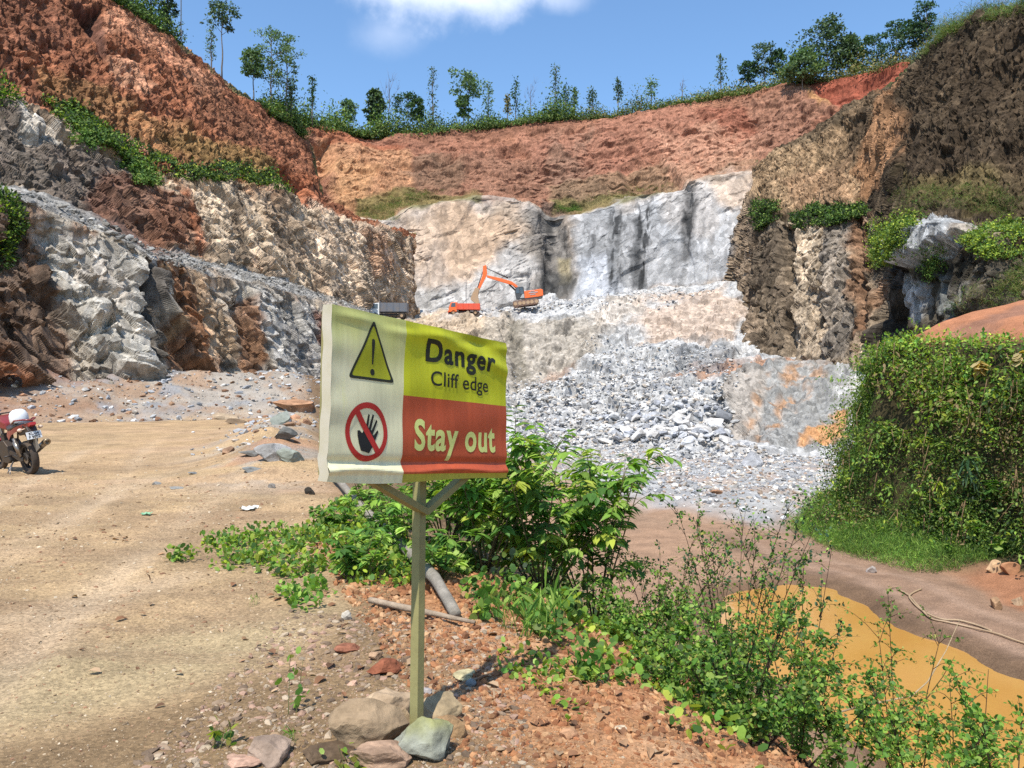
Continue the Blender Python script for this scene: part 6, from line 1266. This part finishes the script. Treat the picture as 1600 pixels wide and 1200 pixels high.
# weeds left of the post
for j, (px, py, hh, sp_, n_, lab) in enumerate(((560, 905, .42, .35, 7, 'broad leaved weed with a light green rosette left of the post'), (600, 850, .6, .4, 8, 'leafy weed behind the left brace'), (520, 830, .35, .3, 6, 'reddish leaved weed below the corner of the board'), (640, 870, .7, .4, 8, 'leafy weed against the left of the post'), (690, 905, .45, .35, 6, 'leafy weed right behind the post'), (575, 800, .7, .5, 7, 'green weed clump under the board'))):
    branch_shrub('weed', GB(px, py), sp_, hh, n_, lab, 380+j, .115, T_LEAF, G_BRI, 7, 'pinnate', 6, lin(120, 120, 60), .007, .35, cat='weed')
def cover(name, poly, n, size, cols, lab, tmpl=T_OVAL, h=.06, seed=1, zb=.6):
    r = np.random.default_rng(seed); A = np.array(poly, float); pts = []
    W3 = [G(a, b_) for a, b_ in poly]; wx = np.array([w_[0] for w_ in W3]); wy = np.array([w_[1] for w_ in W3]); x = r.uniform(wx.min()-.3, wx.max()+.3, n*6); y = r.uniform(wy.min()-.3, wy.max()+.3, n*6)
    p0_ = np.stack([x, y, x*0], 1); sd = poly_sd(x, y, list(zip(wx, wy)))+.35*fbm(p0_, .5, 3, seed); k_ = (sd < 0) & (fbm(p0_, .35, 3, seed+1)+r.normal(0, .2, len(x)) > -.12); x, y = x[k_][:n], y[k_][:n]
    P = np.stack([x, y, ground_z(x, y)+r.random(len(x))**1.5*h], 1); nn = len(P)
    V, Fc, Cc = join([leaves(P, rdir(nn, r, zb), size*r.uniform(.5, 1.3, nn), pal(nn, cols, r, .2), tmpl, 0, .5, seed)])
    o = link(name, make_mesh(name, V, Fc, Cc, False, [LEAF])); tag(o, lab, kind='stuff')
cover('ground_cover', [(290,878),(330,850),(410,822),(470,835),(520,790),(600,790),(650,870),(640,930),(540,915),(470,900),(400,890),(340,895)], 5200, .055, G_BRI+G_MID+G_YEL, 'low creeping green weeds spreading over the track edge', h=.13, seed=61)
cover('ground_cover', [(440,925),(500,910),(520,930),(470,948)], 700, .05, G_BRI, 'small patch of green weeds below the creeping ones', h=.08, seed=62)
cover('ground_cover', [(560,870),(700,900),(800,980),(900,1040),(960,1090),(900,1030),(860,960),(700,870)], 2600, .06, G_MID+G_BRI, 'green weeds under the drooping shrub', h=.2, seed=63)
cover('ground_cover', [(900,1000),(960,1000),(1100,1110),(1180,1190),(1090,1190),(1000,1110),(930,1060)], 1500, .06, G_YEL+G_BRI, 'yellow green creeper along the slope below the shrubs', h=.12, seed=64)
cover('ground_cover', [(760,1010),(900,1050),(960,1100),(900,1120),(800,1060)], 420, .04, G_YEL+G_BRI, 'scattered tiny green leaves on the red slope', h=.05, seed=65)
cover('slope_undergrowth', [(950,960),(1060,980),(1180,1060),(1250,1130),(1270,1190),(1180,1195),(1050,1090)], 4500, .055, G_MID+G_BRI+G_DARK, 'mixed green undergrowth on the slope above the pool', h=.4, seed=66)
cover('slope_undergrowth', [(1290,1150),(1400,1160),(1600,1195),(1600,1199),(1200,1199)], 900, .06, G_MID+G_BRI, 'green undergrowth along the bottom edge by the pool', h=.45, seed=67)
cover('slope_undergrowth', [(700,820),(860,880),(960,960),(900,980),(760,930),(680,880)], 4200, .07, G_DARK+G_MID, 'dark undergrowth beneath the drooping shrub', h=.4, seed=68)
# dead leaves on the track
LIT = leaf_mat('dead_leaf', .1, .8); n = 330; y = 2.3*np.exp(r.random(n)*math.log(9/2.3)); x = edge_x(y)-np.abs(r.normal(0, .9, n))*np.clip(y/3, .6, 2.2)+.3; P = np.stack([x, y, ground_z(x, y)+.012], 1)
V, Fc, Cc = join([leaves(P, rdir(n, r)*[1, 1, .25], r.uniform(.03, .10, n), pal(n, [lin(200, 150, 100), lin(172, 118, 74), lin(210, 170, 124), lin(140, 98, 64)], r, .12), (T_LEAF[0]*[1, 1.3, 2.2], T_LEAF[1]), 0, .8, 71)]); o = link('leaf_litter', make_mesh('leaf_litter', V, Fc, Cc, False, [LIT])); tag(o, 'dry brown leaves lying on the track edge', kind='stuff')
# grass tufts
def tuft(px, py, n, L, lab, cols=G_BRI, seed=1, spread=.5):
    r = np.random.default_rng(seed); p = GB(px, py); root = empty('grass_tuft', tuple(p), 0, lab, 'grass tuft'); P = r.normal(0, .025, (n, 3))*[1, 1, 0]; D = rdir(n, r)*[spread, spread, 0]+[0, 0, 1]
    T, Fb = T_BLADE; Tn = T.copy(); Tn[:, 1] *= .3; Tn[4, 2] = -.16; Tn[5, 2] = -.34
    V, Fc, Cc = join([leaves(P, D, L*r.uniform(.5, 1.15, n), pal(n, cols, r, .15), (Tn, Fb), 0, .0, seed)]); link('blades', make_mesh('blades', V, Fc, Cc, False, [GRASSM]), root)
for j, a in enumerate(((850, 1000, 22, .36, 'tall arching grass clump in front of the drooping shrub'), (872, 985, 12, .42, 'thin long grass beside the arching clump'), (452, 1163, 34, .07, 'tiny spiky grass tuft on the stones by the bottom edge'), (345, 1168, 10, .12, 'small green sprout at the bottom edge of the track'), (398, 948, 12, .08, 'tiny grass sprout on the track'), (820, 1000, 20, .3, 'short grass clump at the edge of the shadow'), (790, 985, 16, .25, 'small grass clump behind the end of the stick'))): tuft(*a, seed=90+j, cols=G_BRI if j != 3 else G_DRY+G_YEL)
for j, (px, py, hh, lab) in enumerate(((463, 1110, .26, 'slender seedling with pale leaves on the stony ground'), (347, 1172, .12, 'little round leaved seedling at the bottom edge'), (545, 1196, .10, 'bright seedling between the stones at the post'), (880, 975, .3, 'broad leaved young plant under the drooping shrub'), (755, 965, .25, 'broad leaved young plant above the end of the stick'))):
    branch_shrub('seedling', GB(px, py), .05 if j < 3 else .12, hh, 2 if j < 3 else 4, lab, 400+j, .045 if j < 3 else .09, T_OVAL, G_YEL+G_BRI, 3, 'small', 3, lin(130, 130, 70), .003, .2, cat='seedling')
# special plants in the thicket
def long_leaf(px, py, d, s, n, lab, cols, seed, tm=T_LEAF, nar=.35, droop=.25, name='long_leaved_plant'):
    r = np.random.default_rng(seed); g_ = G(px, py); d = g_[1]-.75; c = ((px-800)/F*d, d, EYE-(py-600)/F*d); root = empty(name, c, 0, lab, 'plant'); T, Fb = tm; Tn = T.copy(); Tn[:, 1] *= nar; D = rdir(n, r)*[1, .6, .7]+[-.25, -.6, -.25]
    P = np.zeros((n, 3)); P[:, 2] = r.uniform(-.2, .5, n)*s; V, Fc, Cc = join([leaves(P, D, s*r.uniform(.6, 1.1, n), pal(n, cols, r, .12), (Tn, Fb), droop, .6, seed)]); link('foliage', make_mesh('foliage', V, Fc, Cc, False, [LEAF]), root)
    add_stem('stem', [([np.array([.9, 1.2, -.9])*s, np.array([0, 0, .6])*s], [.03*s, .012*s])], lin(110, 120, 70), root, 5)
DB = lambda px: np.interp(px, [1300, 1500, 1600], [30.0, 20.0, 17.0])
long_leaf(1512, 728, 19.2, .85, 26, 'pale long leaved plant standing out of the thicket', G_BLUE+[lin(150, 180, 130, .62, 0)], 81)
long_leaf(1468, 762, 20.6, .5, 12, 'yellow green fern in the lower thicket', G_YEL, 82, T_LEAF, .5)
long_leaf(1440, 690, 21.8, .5, 9, 'light green arching leaves in the thicket', G_YEL, 83)
long_leaf(1530, 572, 19.5, .42, 22, 'cluster of cream coloured leaves at the top right of the thicket', [lin(232, 208, 150, .62, 0), lin(214, 180, 110, .62, 0)], 84, T_OVAL, 1.0)
long_leaf(1592, 560, 17.6, .40, 14, 'cream coloured leaves at the right edge of the frame', [lin(232, 208, 150, .62, 0), lin(214, 180, 110, .62, 0)], 85, T_OVAL, 1.0)
long_leaf(1548, 760, 18.4, .38, 12, 'broad green leaves below the long leaved plant', G_BRI, 86, T_OVAL, 1.1)
long_leaf(1520, 835, 18.6, .36, 8, 'heart shaped leaves low in the thicket', G_BLUE+G_BRI, 87, T_OVAL, 1.3)
long_leaf(1560, 850, 17.6, .36, 9, 'broad leaves at the foot of the thicket near the orange rocks', G_BRI, 88, T_OVAL, 1.3)
long_leaf(1480, 850, 19.6, .30, 6, 'lone light green heart shaped leaves above the grass bank', G_BRI, 89, T_OVAL, 1.3)
# kinds that repeat share a group
for o in SC.objects:
    if o.parent is None and o.get('category') and not o.get('group'):
        g_ = {'tree': 'trees along the rim of the quarry', 'small_leaved_shrub': 'small leaved shrubs on the slope above the pool', 'weed': 'weeds at the edge of the track', 'stone': 'stones round the foot of the sign post', 'boulder': 'loose rocks on the track and the pit floor', 'tipper_truck': 'tipper trucks on the working bench', 'seedling': 'seedlings near the sign', 'grass_tuft': 'grass tufts near the sign', 'long_leaved_plant': 'plants standing out of the thicket', 'leafy_shrub': 'leafy shrubs beside the sign', 'hose': 'pale hoses on the wheel track', 'shrub': 'shrubs at the left edge'}.get(o.name.split('.')[0])
        if g_: o['group'] = g_
